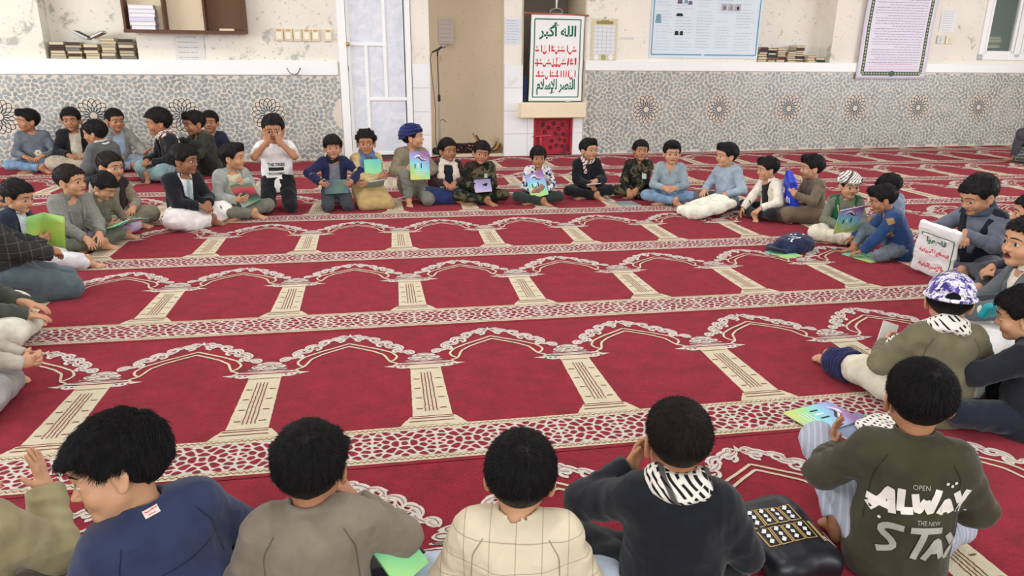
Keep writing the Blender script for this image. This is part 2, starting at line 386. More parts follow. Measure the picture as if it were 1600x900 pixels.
class Boy: pass
def build_boy(seed=0, pose='cross', legs=None, lean=.12, side=0., twist=0., head=(0,0,0), neck=.0, arms=('lap','lap'), vox=.0045, hvox=None,
              skin=None, hair='short', fringe=0.0, top=None, bottom=None, sc=1.0, eyes=True, gaze=(0,0), mouth=0, strands=0, hairlen=.012, build=1.0, necklen=.036):
    """returns mesh data for a boy sitting at the origin and looking along +y"""
    rng = np.random.default_rng(seed); b = Boy(); b.rng = rng
    lg = dict(LEGS[pose]); lg.update(legs or {})
    hp = lg['hp']; Rt = rotz(twist) @ roty(side) @ rotx(-lean); O = V3(0, 0, hp)
    T = lambda x, y, z: O + Rt @ V3(x, y, z)
    hy, hpit, hrol = head
    Rh = rotz(twist) @ roty(side*.5) @ rotz(hy) @ rotx(-hpit) @ roty(hrol)
    nb = T(0, .004, .345); nk = nrm(Rt @ V3(0, .18+neck, 1)*.5 + V3(0,0,.5))
    hc = nb + nk*necklen - (Rh*HS) @ V3(0, -.020, -.068); Rs = Rh*HS
    b.T = T; b.Rt = Rt; b.Rh = Rh; b.hc = hc; b.nb = nb; b.top_z = hc[2]+.105
    side_v = Rt @ V3(1,0,0)
    S = {}; E = {}; W = {}; FD = {}; PN = {}; CU = {}
    auto = [n_ for n_, a_ in (('R',arms[0]),('L',arms[1])) if isinstance(a_, str) and a_ not in ('reach','floor')]
    for sd, nm, spec in ((1,'R',arms[0]), (-1,'L',arms[1])):
        if isinstance(spec, str): spec = ARMS[spec] if sd == 1 else tuple(mirror(v) if hasattr(v, '__len__') else v for v in ARMS[spec])
        w, fd, pn, cu = spec[:4]
        if nm in auto: w = (w[0], w[1], w[2]+hp-.092)
        pole = spec[4] if len(spec) > 4 else (sd*.9, -.55, -.75)
        S[nm] = T(sd*.113*build, -.006, .292)
        E[nm], W[nm] = two_bone(S[nm], V3(*w), .195, .178, V3(*pole)); FD[nm] = nrm(fd); PN[nm] = nrm(pn); CU[nm] = cu
    b.W = W; b.E = E; b.S = S; b.FD = FD
    hip, kn, an, tf, tu = {}, {}, {}, {}, {}
    for nm in 'RL': hip[nm], kn[nm], an[nm], tf[nm], tu[nm] = [V3(*v) for v in lg[nm]]
    b.kn = kn; b.an = an
    # ---- body: one continuous surface
    s = SDF(vox)
    s.slab(T(0,0,-.01), T(0,-.012,.12), side_v, (.112*build,.080), (.100*build,.070))
    s.slab(T(0,-.012,.12), T(0,-.012,.27), side_v, (.100*build,.070), (.112*build,.072))
    s.cone(T(-.075*build,-.008,.295), T(.075*build,-.008,.295), .044, .044, k=.04)
    s.cone(nb - nk*.03, hc + Rh @ V3(0,-.022,-.040), .041, .040, k=.022)
    for nm, sd in (('R',1),('L',-1)):
        s.cone(S[nm], E[nm], .038, .030, k=.03); s.cone(E[nm], W[nm], .031, .0215, k=.012)
        s.cone(hip[nm], kn[nm], .064, .043, k=.03); s.cone(kn[nm], an[nm], .042, .028, k=.015)
        add_foot(s, an[nm], tf[nm], tu[nm], -sd)
        add_hand(s, W[nm], FD[nm], PN[nm], sd, CU[nm])
    add_head(s, hc, Rh)
    if mouth: s.ell(hc + Rs @ V3(0,.083,-.055), (.011,.014,.006+.006*mouth), Rs, k=.003, op='s')
    b.body = s.mesh(floor=.002)
    # ---- hair
    if hair:
        h = SDF(hvox or vox*1.1); H = lambda x, y, z: hc + Rs @ V3(x, y, z); t = hairlen
        h.ell(H(0,-.016,.028), (.0715+t,.087+t,.079+t), Rs, k=.02)
        h.ell(H(0,.040,.036), (.056+t*.8,.042+t*.6,.045+t), Rs, k=.02)
        if hair == 'quiff': h.ell(H(0,.055,.088), (.048,.036,.030), Rs, k=.03)
        if hair == 'curly' :
            for i in range(70):
                a = rng.uniform(0, 2*math.pi); z = rng.uniform(-.1, 1); r = math.sqrt(1-z*z)
                h.ell(H(.080*r*math.cos(a), -.014+.094*r*math.sin(a), .030+.088*z), np.full(3, rng.uniform(.011,.019)), None, k=.008)
        if hair == 'mop':
            for i in range(26):
                a = -.2+rng.uniform(0, math.pi+.4); x, y = .074*math.cos(a), .008+.084*math.sin(a)
                h.cone(H(x*.95, y*.92, .050), H(x*1.02, y*1.02, .020-fringe+rng.uniform(-.012,.012)), .013, .004, k=.012)
        zl_y = np.array([-.12,-.085,-.045,-.025,.0,.022,.034,.050,.070,.12]); f0 = .052-fringe
        zl_z = np.array([-.058,-.056,-.050,-.030,.012,-.006,.004,f0-.014,f0,f0+.004])
        if hair == 'long': zl_z = zl_z - np.array([.02,.02,.02,.03,.03,.02,.015,0,0,0])
        def keep(X, Y, Z):
            x, y, z = X-hc[0], Y-hc[1], Z-hc[2]
            ly = Rh[0,1]*x+Rh[1,1]*y+Rh[2,1]*z; lz = Rh[0,2]*x+Rh[1,2]*y+Rh[2,2]*z; lx = Rh[0,0]*x+Rh[1,0]*y+Rh[2,0]*z
            lx, ly, lz = lx/HS, ly/HS, lz/HS
            zl = np.interp(ly, zl_y, zl_z) - .10*np.clip(lx*lx*6, 0, .05)*(ly > .03) + .004*np.sin(lx*260+seed)
            return (zl - lz)*.8
        h.field(keep, hc-.2, hc+.2, .006, 'i')
        amp = .0014 if hair in ('short','buzz','quiff','long') else .0035
        if hair == 'buzz': amp = .0008
        if strands: amp *= .55
        b.hair = h.mesh(disp=((amp, .022), (amp*.6, .009)), rng=rng)
    else: b.hair = None
    # ---- lower garment
    if bottom:
        kind = bottom[0]; g = SDF(vox*1.25); loose = {'trousers':.0, 'jeans':-.006, 'baggy':.016, 'wrap':.012}[kind]
        g.slab(T(0,0,-.02), T(0,-.005,.07), side_v, (.135*build,.105), (.118*build,.09), k=.03)
        for nm, sd in (('R',1),('L',-1)):
            ft = (kn[nm]-hip[nm]); a2 = an[nm]+(kn[nm]-an[nm])*.12
            g.cone(hip[nm], kn[nm], .078+loose, .058+loose, k=.03, fold=.002, fq=3, ph=rng.uniform(0,6))
            g.cone(kn[nm], a2, .056+loose, .044+loose, k=.02, cut='b', fold=.003, fq=4, ph=rng.uniform(0,6))
        if kind == 'wrap':
            a, c = kn['R'], kn['L']
            for q in np.linspace(0, 1, 6):
                g.cone(a+(c-a)*q, T(0,.02,0)+(a+(c-a)*q)*V3(.5,.2,0), .046, .070, k=.05)
                lowa = an['R']*(1-q)+an['L']*q; g.cone(a+(c-a)*q, V3((a+(c-a)*q)[0]*.7, max(lowa[1]-.01, .12), .05), .044, .040, k=.05)
        b.bottom = g.mesh(disp=((.0055,.065),(.0050,.075,'r'),(.0020,.036,'r')), rng=rng, floor=.003)
    else: b.bottom = None
    # ---- upper garments
    b.tops = []
    for tp in (top or []):
        g = SDF(vox*1.2); kind = tp['kind']; i = tp.get('inf', .0)
        hem = tp.get('hem', -.05); arm = tp.get('arm', 'long')
        g.slab(T(0,0,hem), T(0,-.010,.10), side_v, (.138*build+i,.106+i), (.122*build+i,.090+i), k=.03)
        g.slab(T(0,-.010,.10), T(0,-.012,.24), side_v, (.122*build+i,.090+i), (.126*build+i,.088+i), k=.03)
        g.cone(T(-.070*build,-.010,.288), T(.070*build,-.010,.288), .058+i, .058+i, k=.04)
        for nm, sd in (('R',1),('L',-1)):
            g.cone(T(sd*.040,-.006,.322), T(sd*.104*build,-.006,.298), .030+i, .044+i, k=.03)
            if arm == 'long':
                g.cone(S[nm], E[nm], .049+i, .042+i, k=.03, fold=.0016, fq=3, ph=rng.uniform(0,6))
                w = W[nm]+(E[nm]-W[nm])*tp.get('cuff', .02)
                g.cone(E[nm], w, .042+i, .032+i, k=.015, cut='b', fold=.0020, fq=4, ph=rng.uniform(0,6))
            elif arm == 'short':
                g.cone(S[nm], S[nm]+(E[nm]-S[nm])*.62, .052+i, .050+i, k=.03, cut='b')
        # neck opening, front opening, collar
        nd = nk
        g.cone(nb - nd*.02, nb + nd*.10, .046+tp.get('neck', 0), .058+tp.get('neck', 0), k=.008, op='s')
        if 'v' in tp:                                            # (top half width, bottom half width, torso height where it closes)
            w1, w0, zc = tp['v']
            def vee(X, Y, Z, w1=w1, w0=w0, zc=zc):
                x, y, z = X-O[0], Y-O[1], Z-O[2]
                lx = Rt[0,0]*x+Rt[1,0]*y+Rt[2,0]*z; ly = Rt[0,1]*x+Rt[1,1]*y+Rt[2,1]*z; lz = Rt[0,2]*x+Rt[1,2]*y+Rt[2,2]*z
                w = w0+(w1-w0)*np.clip((lz-zc)/(.34-zc), 0, 1)
                return np.maximum(np.maximum(np.abs(lx)-w, -ly+.015), zc-lz)*.9
            g.field(vee, T(-.3,-.3,-.2), T(.3,.3,.5), .006, 's')
        col = tp.get('collar')
        if col:
            hgt, wid = col; op = tp.get('open', .5)
            def collar(X, Y, Z):
                x, y, z = X-nb[0], Y-nb[1], Z-nb[2]
                h_ = x*nd[0]+y*nd[1]+z*nd[2]; rx, ry, rz_ = x-h_*nd[0], y-h_*nd[1], z-h_*nd[2]
                r = np.sqrt(rx*rx+ry*ry+rz_*rz_); lx = Rt[0,0]*x+Rt[1,0]*y+Rt[2,0]*z; ly = Rt[0,1]*x+Rt[1,1]*y+Rt[2,1]*z
                d = np.maximum(np.abs(r-.054-.12*np.abs(h_-.01))-wid, np.abs(h_-.004)-hgt)
                return np.maximum(d, np.minimum(ly-.015, op*.07-np.abs(lx)) if op > 0 else d)
            g.field(collar, nb-.12, nb+.12, .006, 'u')
        if kind == 'hoodie':
            for a in np.linspace(0, 2*math.pi, 20, endpoint=False):
                q = nb + Rt @ V3(.060*math.cos(a), -.012+.052*math.sin(a), .004-.022*math.sin(a)-(.012 if math.sin(a) < 0 else 0)); g.ell(q, np.full(3, .018 if math.sin(a) < .2 else .012), None, k=.02)
            g.ell(T(0,-.085,.30), (.075,.030,.060), Rt, k=.03)
        fl = .004
        def post(G, X, Y, Z, tp=tp):
            if tp.get('low') is not None: G = np.maximum(G, tp['low']-Z)
            return G
        b.tops.append((tp, g.mesh(disp=((tp.get('fold', .0050),.060),(.0042,.070,'r'),(.0018,.034,'r')), rng=rng, floor=fl, post=post)))
    return b

def face_marks(b, scale, gaze, mouth, brow_m, eye_ms, lip_ms, parent):
    """eyes, eyebrows and lips laid on the skin"""
    pts, quads = b.body
    R, c = b.Rh, b.hc
    loc = (pts-c) @ R / HS; sel = (np.abs(loc[:,0]) < .075) & (loc[:,1] > .03) & (np.abs(loc[:,2]) < .1)
    ids = np.nonzero(sel)[0]; mp = -np.ones(len(pts), int); mp[ids] = np.arange(len(ids))
    q = quads[(mp[quads] >= 0).all(1)]
    if len(q) == 0: return
    bv = BVHTree.FromPolygons([tuple(p) for p in loc[ids]], [tuple(int(x) for x in mp[f]) for f in q])
    def proj(x, z, off):
        r = bv.ray_cast((x, .2, z), (0, -1, 0))
        y = r[0][1] if r[0] is not None else .06
        return V3(x, y+off, z)
    def patch(name, U, Vn, fn, off, mats, mi):
        P = np.array([[proj(*fn(u, v), off) for v in Vn] for u in U]); nu, nv = len(U), len(Vn)
        F, M = [], []
        for i in range(nu-1):
            for j in range(nv-1):
                F.append([i*nv+j, (i+1)*nv+j, (i+1)*nv+j+1, i*nv+j+1]); M.append(mi(*fn((U[i]+U[i+1])/2, (Vn[j]+Vn[j+1])/2), (Vn[j]+Vn[j+1])/2))
        W = (P.reshape(-1,3) @ R.T*HS + c)*scale
        link(name, mesh_np(name, W, F, mats, True, M), parent)
    for sx in (-1, 1):
        ex, ez = sx*.030, -.002
        fn = lambda u, v, ex=ex: (ex+.0148*u, ez+(.0074*v+.001)*(1-abs(u)**2.2)+.0012*sx*u*sx)
        gx, gz = ex+gaze[0]*.006, ez+gaze[1]*.003+.0008
        mi = lambda x, z, v: 2 if v > .80 else (1 if (x-gx)**2+(z-gz)**2 < .0074**2 else 0)
        patch('eye', np.linspace(-1,1,17), np.linspace(-1,1,11), fn, .0009, eye_ms, mi)
        fb = lambda u, v: (sx*(.029+.021*u), .0185+.0045*(1-u*u)-.002*u+.0029*v*(1-.5*max(u, 0)))
        patch('eyebrow', np.linspace(-1,1,9), np.linspace(-1,1,3), fb, .0010, [brow_m], lambda x, z, v: 0)
    if mouth: fl = lambda u, v: (.021*u, -.054+(.0075+.008*mouth)*v*(1-u*u)+.0008)
    else: fl = lambda u, v: (.0215*u, -.0520+.0080*v*(1-abs(u)**1.8)-.001*abs(u))
    patch('lips', np.linspace(-1,1,15), np.linspace(-1,1,12), fl, .0008, lip_ms, lambda x, z, v: 1 if abs(v) < (.12 if not mouth else .55) else 0)
# ------------------------------------------------------------------ pixel -> place helpers (the photograph is 1600 x 900)
def ray(x, y): return _fw+_r*(x-800)/FPX-_u*(y-450)/FPX
def ground(x, y, z=0.):
    d = ray(x, y); return CPOS+d*(z-CAM_H)/d[2]
def project(X):
    d = np.asarray(X, float)-CPOS; z = d@_fw; return 800+FPX*(d@_r)/z, 450-FPX*(d@_u)/z
WA = math.atan(.062); WO = V3(0, 10.66, 0); Wt = V3(math.cos(WA), math.sin(WA), 0); Wi = V3(-math.sin(WA), math.cos(WA), 0)
def wl(u, d, z): return WO+Wt*u+Wi*d+V3(0,0,z)       # wall frame: u along, d into the wall, z up
def wall_obj(mb, name, mats, parent=None, smooth=False):
    o = mb.make(name, mats, parent, smooth)
    if parent is None: o.location = WO; o.rotation_euler = (0,0,WA)
    return o
def wbox(mb, u0, u1, d0, d1, z0, z1, m=0, bev=0): mb.box(((u0+u1)/2,(d0+d1)/2,(z0+z1)/2), ((u1-u0)/2,(d1-d0)/2,(z1-z0)/2), m=m, bev=bev)

# ---- materials of the room
def plaster(name, base, stain, amount, seed):
    m = N(name, .85, .15); c = m.coord()
    mp = m.n('ShaderNodeMapping'); mp.inputs['Location'].default_value = (seed, seed*1.7, seed*.3); m.l(c, mp.inputs[0]); v = mp.outputs[0]
    wash = m.noise(1.3, 3, .5, v); patch = m.noise(2.6, 6, .62, v, .6); fine = m.noise(9, 5, .6, v, .4)
    col = m.mix(m.ramp(wash, [(.35, 0), (.7, 1)]), base, tuple(c*.93 for c in base[:3])+(1,))
    mask = m.math('MULTIPLY', m.ramp(patch, [(amount, 0), (amount+.05, 1)]), m.ramp(fine, [(.42, 0), (.55, 1)]))
    col = m.mix(m.math('MULTIPLY', mask, .65), col, stain)
    col = m.mix(m.ramp(m.noise(22, 2, .5, v), [(.66, 0), (.7, .5)]), col, stain)
    m.color(col); m.bump(m.math('ADD', m.math('MULTIPLY', mask, -1.5), m.noise(60, 3, .5, v)), .25, .004); return m.mat
M_pl = plaster('wall_plaster', srgb(238,234,222), srgb(160,160,152), .60, 3.1)
M_plw = plaster('wall_plaster_left', srgb(236,232,220), srgb(150,156,150), .56, 8.3)
M_white = plain('white_gloss_paint', srgb(240,242,240), .35, .4)
M_tan = plaster('mihrab_paint', srgb(218,204,178), srgb(186,168,138), .62, 5.0)
M_cream = plaster('ledge_plaster', srgb(236,222,190), srgb(200,185,150), .66, 1.0)
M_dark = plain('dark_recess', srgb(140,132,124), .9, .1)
def tile_mat():
    m = N('white_wall_tile', .22, .5); br = m.n('ShaderNodeTexBrick', offset=0.0, _Scale=1.0); m.l(m.coord(), br.inputs['Vector'])
    rot = m.n('ShaderNodeMapping'); rot.inputs['Rotation'].default_value = (math.pi/2,0,0); m.l(m.coord(), rot.inputs[0]); m.l(rot.outputs[0], br.inputs['Vector'])
    br.inputs['Color1'].default_value = srgb(238,240,240); br.inputs['Color2'].default_value = srgb(232,235,236); br.inputs['Mortar'].default_value = srgb(205,205,198)
    br.inputs['Mortar Size'].default_value = .006; br.inputs['Brick Width'].default_value = .36; br.inputs['Row Height'].default_value = .33
    m.color(m.mix(m.ramp(m.noise(5,5,.6),[(.62,0),(.7,.5)]), br.outputs['Color'], srgb(206,190,165))); return m.mat
M_tile = tile_mat()
M_floor = plain('cement_floor', srgb(120,110,100), .9)

# ---- setting
fb = MB(); fb.box((2.5,3.8,-.06), (12,9.2,.05)); struct(fb.make('floor', M_floor))
wb = MB(); H = 3.6
wbox(wb, -9.5,-4.12, 0,.6, 0,H, 1); wbox(wb, -4.12,-3.05, 0,.6, 0,1.345, 1); wbox(wb, -4.12,-3.05, .28,.6, 1.345,H, 1); wbox(wb, -3.05,-.50, 0,.6, 0,H, 1)
wbox(wb, -.50,.47, 0,.6, 2.35,H, 1); wbox(wb, .47,.72, 0,.6, 0,H); wbox(wb, .72,1.80, 0,.9, 2.75,H)
wbox(wb, 1.80,2.08, 0,.9, 0,H); wbox(wb, 2.08,3.02, .12,.9, 0,.55); wbox(wb, 2.08,3.02, 0,.9, 2.45,H)
wbox(wb, 3.02,5.88, 0,.6, 0,H); wbox(wb, 5.88,7.20, 0,.6, 0,1.375); wbox(wb, 5.88,7.20, .30,.6, 1.375,H); wbox(wb, 7.20,10.06, 0,.6, 0,H)
wbox(wb, 10.06,11.75, 0,.6, 0,1.45); wbox(wb, 10.06,11.75, 0,.6, 2.75,H); wbox(wb, 11.75,15.5, 0,.6, 0,H)
struct(wall_obj(wb, 'wall_back', [M_pl, M_plw]))
# mihrab: a curved niche
nb_ = MB(); R0 = .54
nb_.grid(lambda a, b: (1.26-R0*math.cos(a*math.pi), .03+.72*math.sin(a*math.pi)**.8, b*2.78), 40, 2)
o = struct(wall_obj(nb_, 'wall_mihrab', M_tan, smooth=True))
nf = MB(); nf.box((1.26,.45,.02),(.54,.44,.02)); nf.box((1.26,.86,1.4),(.6,.03,1.4)); struct(wall_obj(nf, 'wall_mihrab_base', M_tan))
# minbar recess behind the banner
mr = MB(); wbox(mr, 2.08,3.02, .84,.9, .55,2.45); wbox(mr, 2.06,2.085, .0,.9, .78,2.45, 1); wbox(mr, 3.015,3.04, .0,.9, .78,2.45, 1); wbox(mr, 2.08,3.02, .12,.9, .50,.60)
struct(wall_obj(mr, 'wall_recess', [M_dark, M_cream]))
lg_ = MB(); wbox(lg_, 2.02,3.03, -.16,.12, .565,.785, bev=.012); struct(wall_obj(lg_, 'trim_ledge', M_cream))
# tile facings
tb = MB(); wbox(tb, .47,.725, -.012,0, 0,1.315); wbox(tb, 1.795,2.08, -.012,0, 0,1.315); wbox(tb, 2.08,2.27, -.012,.12, 0,.565); wbox(tb, 2.87,3.03, -.012,.12, 0,.565); wbox(tb, 2.27,2.87, .10,.13, 0,.565)
struct(wall_obj(tb, 'wall_tiles', M_tile))
# white ledge bands above the panelling
bb = MB(); wbox(bb, -9.4,-.55, -.045,.0, 1.155,1.345, bev=.008); struct(wall_obj(bb, 'trim_left', M_white))
bb = MB(); wbox(bb, 3.03,15.4, -.045,.0, 1.238,1.385, bev=.008); struct(wall_obj(bb, 'trim_right', M_white))
# the rest of the shell (left, right, rear walls and ceiling) so daylight bounces as in the hall
def shell(name, c, h, m): s_ = MB(); s_.box(c, h); return struct(s_.make(name, m))
shell('wall_left', (-9.2,3.5,1.8), (.1,8.5,1.8), M_plw); shell('wall_right', (14.2,4,1.8), (.1,9,1.8), M_pl)
shell('wall_front', (2.5,-4.9,1.8), (12,.1,1.8), M_pl)
cm_ = N('ceiling_paint', .9, .1); cm_.color(cm_.mix(cm_.noise(2,3), srgb(240,238,230), srgb(228,224,214))); shell('ceiling', (2.5,3.8,3.66), (12,9.2,.05), cm_.mat)

# ---- carved panelling: rounded cells of a mirrored mosaic, plus rosettes
def cells(sites, shrink, near=22, rounds=2, keep=None, rnd=None):
    S = np.asarray(sites); out = []
    for i, p in enumerate(S):
        if keep is not None and not keep(p): continue
        d = np.hypot(*(S-p).T); js = np.argsort(d)[1:near]
        poly = [p+V3(a,b,0)[:2]*.2 for a, b in ((-1,-1),(1,-1),(1,1),(-1,1))]
        for j in js:
            n = S[j]-p; L = np.linalg.norm(n); n = n/L; c = L/2-shrink; q = []
            if c <= 0: poly = []; break
            for k in range(len(poly)):
                a, b = poly[k], poly[(k+1) % len(poly)]; da, db = (a-p)@n-c, (b-p)@n-c
                if da <= 0: q.append(a)
                if da*db < 0: q.append(a+(b-a)*da/(da-db))
            poly = q
            if len(poly) < 3: break
        if len(poly) < 3: continue
        P = np.array(poly); 
        for _ in range(rounds):
            Q = []
            for k in range(len(P)): a, b = P[k], P[(k+1) % len(P)]; Q += [a*.75+b*.25, a*.25+b*.75]
            P = np.array(Q)
        out.append(P)
    return out
def dado_sites(per, zc, ztop, seed=4):
    """mirror-symmetric: rings of cells round each rosette, round stars between them, leaf fill elsewhere"""
    rg = np.random.default_rng(seed); q = []
    hw, hh = per/2, max(zc, ztop-zc)
    def push(x, z, md):
        x = 0. if x < md*.32 else (hw if x > hw-md*.32 else x); z = 0. if z < md*.32 else z
        if (0 < x < md*.5) or (hw-md*.5 < x < hw) or (0 < z < md*.5): return
        if x <= hw and z <= hh+.03 and all((x-a)**2+(z-b)**2 > md*md for a, b in q): q.append((x, z))
    for k in range(7): a = math.pi/2*k/6; push(.262*math.cos(a), .262*math.sin(a), .045)
    for c in ((hw, 0), (hw, .36), (0, .50)):
        for n_, r_ in ((1,0), (8,.052), (12,.104), (18,.160)):
            for k in range(n_):
                a = 2*math.pi*(k+.5*(r_ > .1))/n_; push(c[0]+r_*math.cos(a), c[1]+r_*math.sin(a), .040)
    for _ in range(2500): push(rg.uniform(0, hw), rg.uniform(0, hh+.02), .051)
    A = [(sx*x, sz*z) for x, z in q for sx in (-1, 1) for sz in (-1, 1)]
    A = [p for p in A if p[0] > -hw+1e-6]
    B = []
    for p in A:
        if all((p[0]-b[0])**2+(p[1]-b[1])**2 > 1e-5 for b in B): B.append(p)
    return B
def petal_panel(name, u0, u1, ztop, per, c0, zc):
    pan = MB(); wbox(pan, u0, u1, -.022, 0, 0.004, ztop, 0)
    B = dado_sites(per, zc, ztop); full = [(x+k*per, z) for x, z in B for k in (-1,0,1)]
    cl = cells(full, .0052, keep=lambda p: -per/2+1e-6 < p[0] <= per/2+1e-4 and math.hypot(p[0], p[1]) > .225)
    k0 = math.floor((u0-c0)/per)-1; k1 = math.ceil((u1-c0)/per)+1
    for k in range(k0, k1+1):
        for P in cl:
            ce = P.mean(0)
            Q = P*1.0; 
            # bend every cell into a comma-shaped petal
            L = Q-ce; ang = math.atan2(ce[1], ce[0]) if math.hypot(*ce) > .05 else 0
            r_ = np.hypot(L[:,0], L[:,1]); th = np.arctan2(L[:,1]*np.sign(ce[1]+1e-9), L[:,0]*np.sign(ce[0]+1e-9)); hsh = (abs(ce[0])*37.7+abs(ce[1])*61.3) % 1
            dd = lambda a: np.angle(np.exp(1j*(th-a))); a_ = hsh*6.283
            if r_.mean() > .014: L = L*(1-.38*np.exp(-(dd(a_)/.65)**2)+.16*np.exp(-(dd(a_+1.9)/.5)**2)+.16*np.exp(-(dd(a_-1.9)/.5)**2))[:,None]
            else: L = L*(1+.22*np.exp(-(dd(a_)/.4)**2))[:,None]
            s_ = .9*np.sign(ce[0]*ce[1]+1e-9); r_ = np.hypot(L[:,0], L[:,1])
            ct, st = np.cos(s_*r_*17), np.sin(s_*r_*17); L = np.stack([L[:,0]*ct-L[:,1]*st, L[:,0]*st+L[:,1]*ct], 1)
            Q = ce+L; Q[:,0] += c0+k*per; Q[:,1] += zc
            if not (u0+.012 < Q[:,0].mean() < u1-.012 and .012 < Q[:,1].mean() < ztop-.008): continue
            Q[:,0] = np.clip(Q[:,0], u0+.004, u1-.004); Q[:,1] = np.clip(Q[:,1], .008, ztop-.005)
            pan.poly([(a, -.0235, b) for a, b in Q], 1)
        # rosette: crossing curved petals, blue heart, pale disc
        cu = c0+k*per
        if cu-.03 < u0 or cu+.03 > u1: continue
        pl = lambda a, b, z: (cu+a, -.0238-z, zc+b)
        clip = lambda P: [p for p in P if u0+.005 < cu+p[0] < u1-.005]
        n_ = 16
        for j in range(n_):
            a0 = 2*math.pi*j/n_
            for sg in (-1, 1):
                P = []
                for t in np.linspace(0, 1, 14):
                    r_ = .055+.165*t; a = a0-sg*.66*(1-t)**.72; P.append((r_*math.cos(a), r_*math.sin(a)))
                P = clip(P)
                if len(P) > 2: pan.ribbon(P, .0085, .0008, 2, pl)
            if abs(cu-u0) > .25 and abs(u1-cu) > .25:
                a = a0+math.pi/n_
                E_ = [(.060,-.0),(.085,.013),(.120,.0),(.085,-.013)]
                pan.poly([pl(r_*math.cos(a)-w_*math.sin(a), r_*math.sin(a)+w_*math.cos(a), .0003) for r_, w_ in E_][::-1], 3)
        if abs(cu-u0) > .25 and abs(u1-cu) > .25:
            for r_, z_, mi in ((.053,.0012,2),(.045,.0016,0)):
                pan.poly([pl(r_*math.cos(a), r_*math.sin(a), z_) for a in np.linspace(2*math.pi, 0, 28, endpoint=False)][::-1], mi)
    return struct(wall_obj(pan, name, [M_stone, M_inlay, M_line, M_heart]))
ms = N('panel_stone', .30, .45); ms.color(ms.mix(ms.noise(6,4), srgb(222,212,196), srgb(206,198,184))); M_stone = ms.mat
mi_ = N('panel_inlay', .30, .45); mi_.color(mi_.ramp(mi_.noise(5,4,.6), [(.3, srgb(128,136,136)), (.7, srgb(170,176,175))])); M_inlay = mi_.mat
M_line = plain('rosette_line', srgb(24,32,40), .4); M_heart = plain('rosette_heart', srgb(150,176,190), .4)
petal_panel('wall_panel_left', -9.3, -.53, 1.155, 1.085, -1.512, .64)
petal_panel('wall_panel_right', 3.035, 15.3, 1.238, 1.245, 4.05, .668)

# ---- prayer carpets: one strip per row of worshippers
CW, CP = .7277, 1.3985
def pile(name, a, b, sc=1.0, dk=.6):
    m = N(name, .95, .08); f = m.noise(9*sc, 6, .72); g = m.noise(150, 3, .65)
    col = m.mix(m.ramp(f, [(.35, 0), (.65, 1)]), a, b); m.color(m.mix(m.ramp(g, [(.32, dk), (.58, 0)]), col, tuple(c*.55 for c in a[:3])+(1,)))
    m.b.inputs['Sheen Weight'].default_value = .36; m.b.inputs['Sheen Tint'].default_value = tuple(min(1, .35+1.3*c) for c in b[:3])+(1,)
    m.bump(m.math('ADD', g, m.noise(420, 2)), .9, .008); return m.mat
M_red = pile('carpet_red_pile', srgb(128,5,30), srgb(170,17,50)); M_cr = pile('carpet_cream_pile', srgb(232,216,176), srgb(242,230,198), 1, .22); M_lw = pile('carpet_white_pile', srgb(236,226,212), srgb(244,236,224), 1, .2); M_dk = pile('carpet_brown_pile', srgb(140,60,44), srgb(120,40,36))
def smooth_path(P, n=40):
    P = np.asarray(P, float); t = np.concatenate([[0], np.cumsum(np.hypot(*np.diff(P, axis=0).T))]); s_ = np.linspace(0, t[-1], n)
    for _ in range(1): Q = np.stack([np.interp(s_, t, P[:,0]), np.interp(s_, t, P[:,1])], 1)
    for _ in range(2): Q[1:-1] = (Q[:-2]+2*Q[1:-1]+Q[2:])/4
    return Q
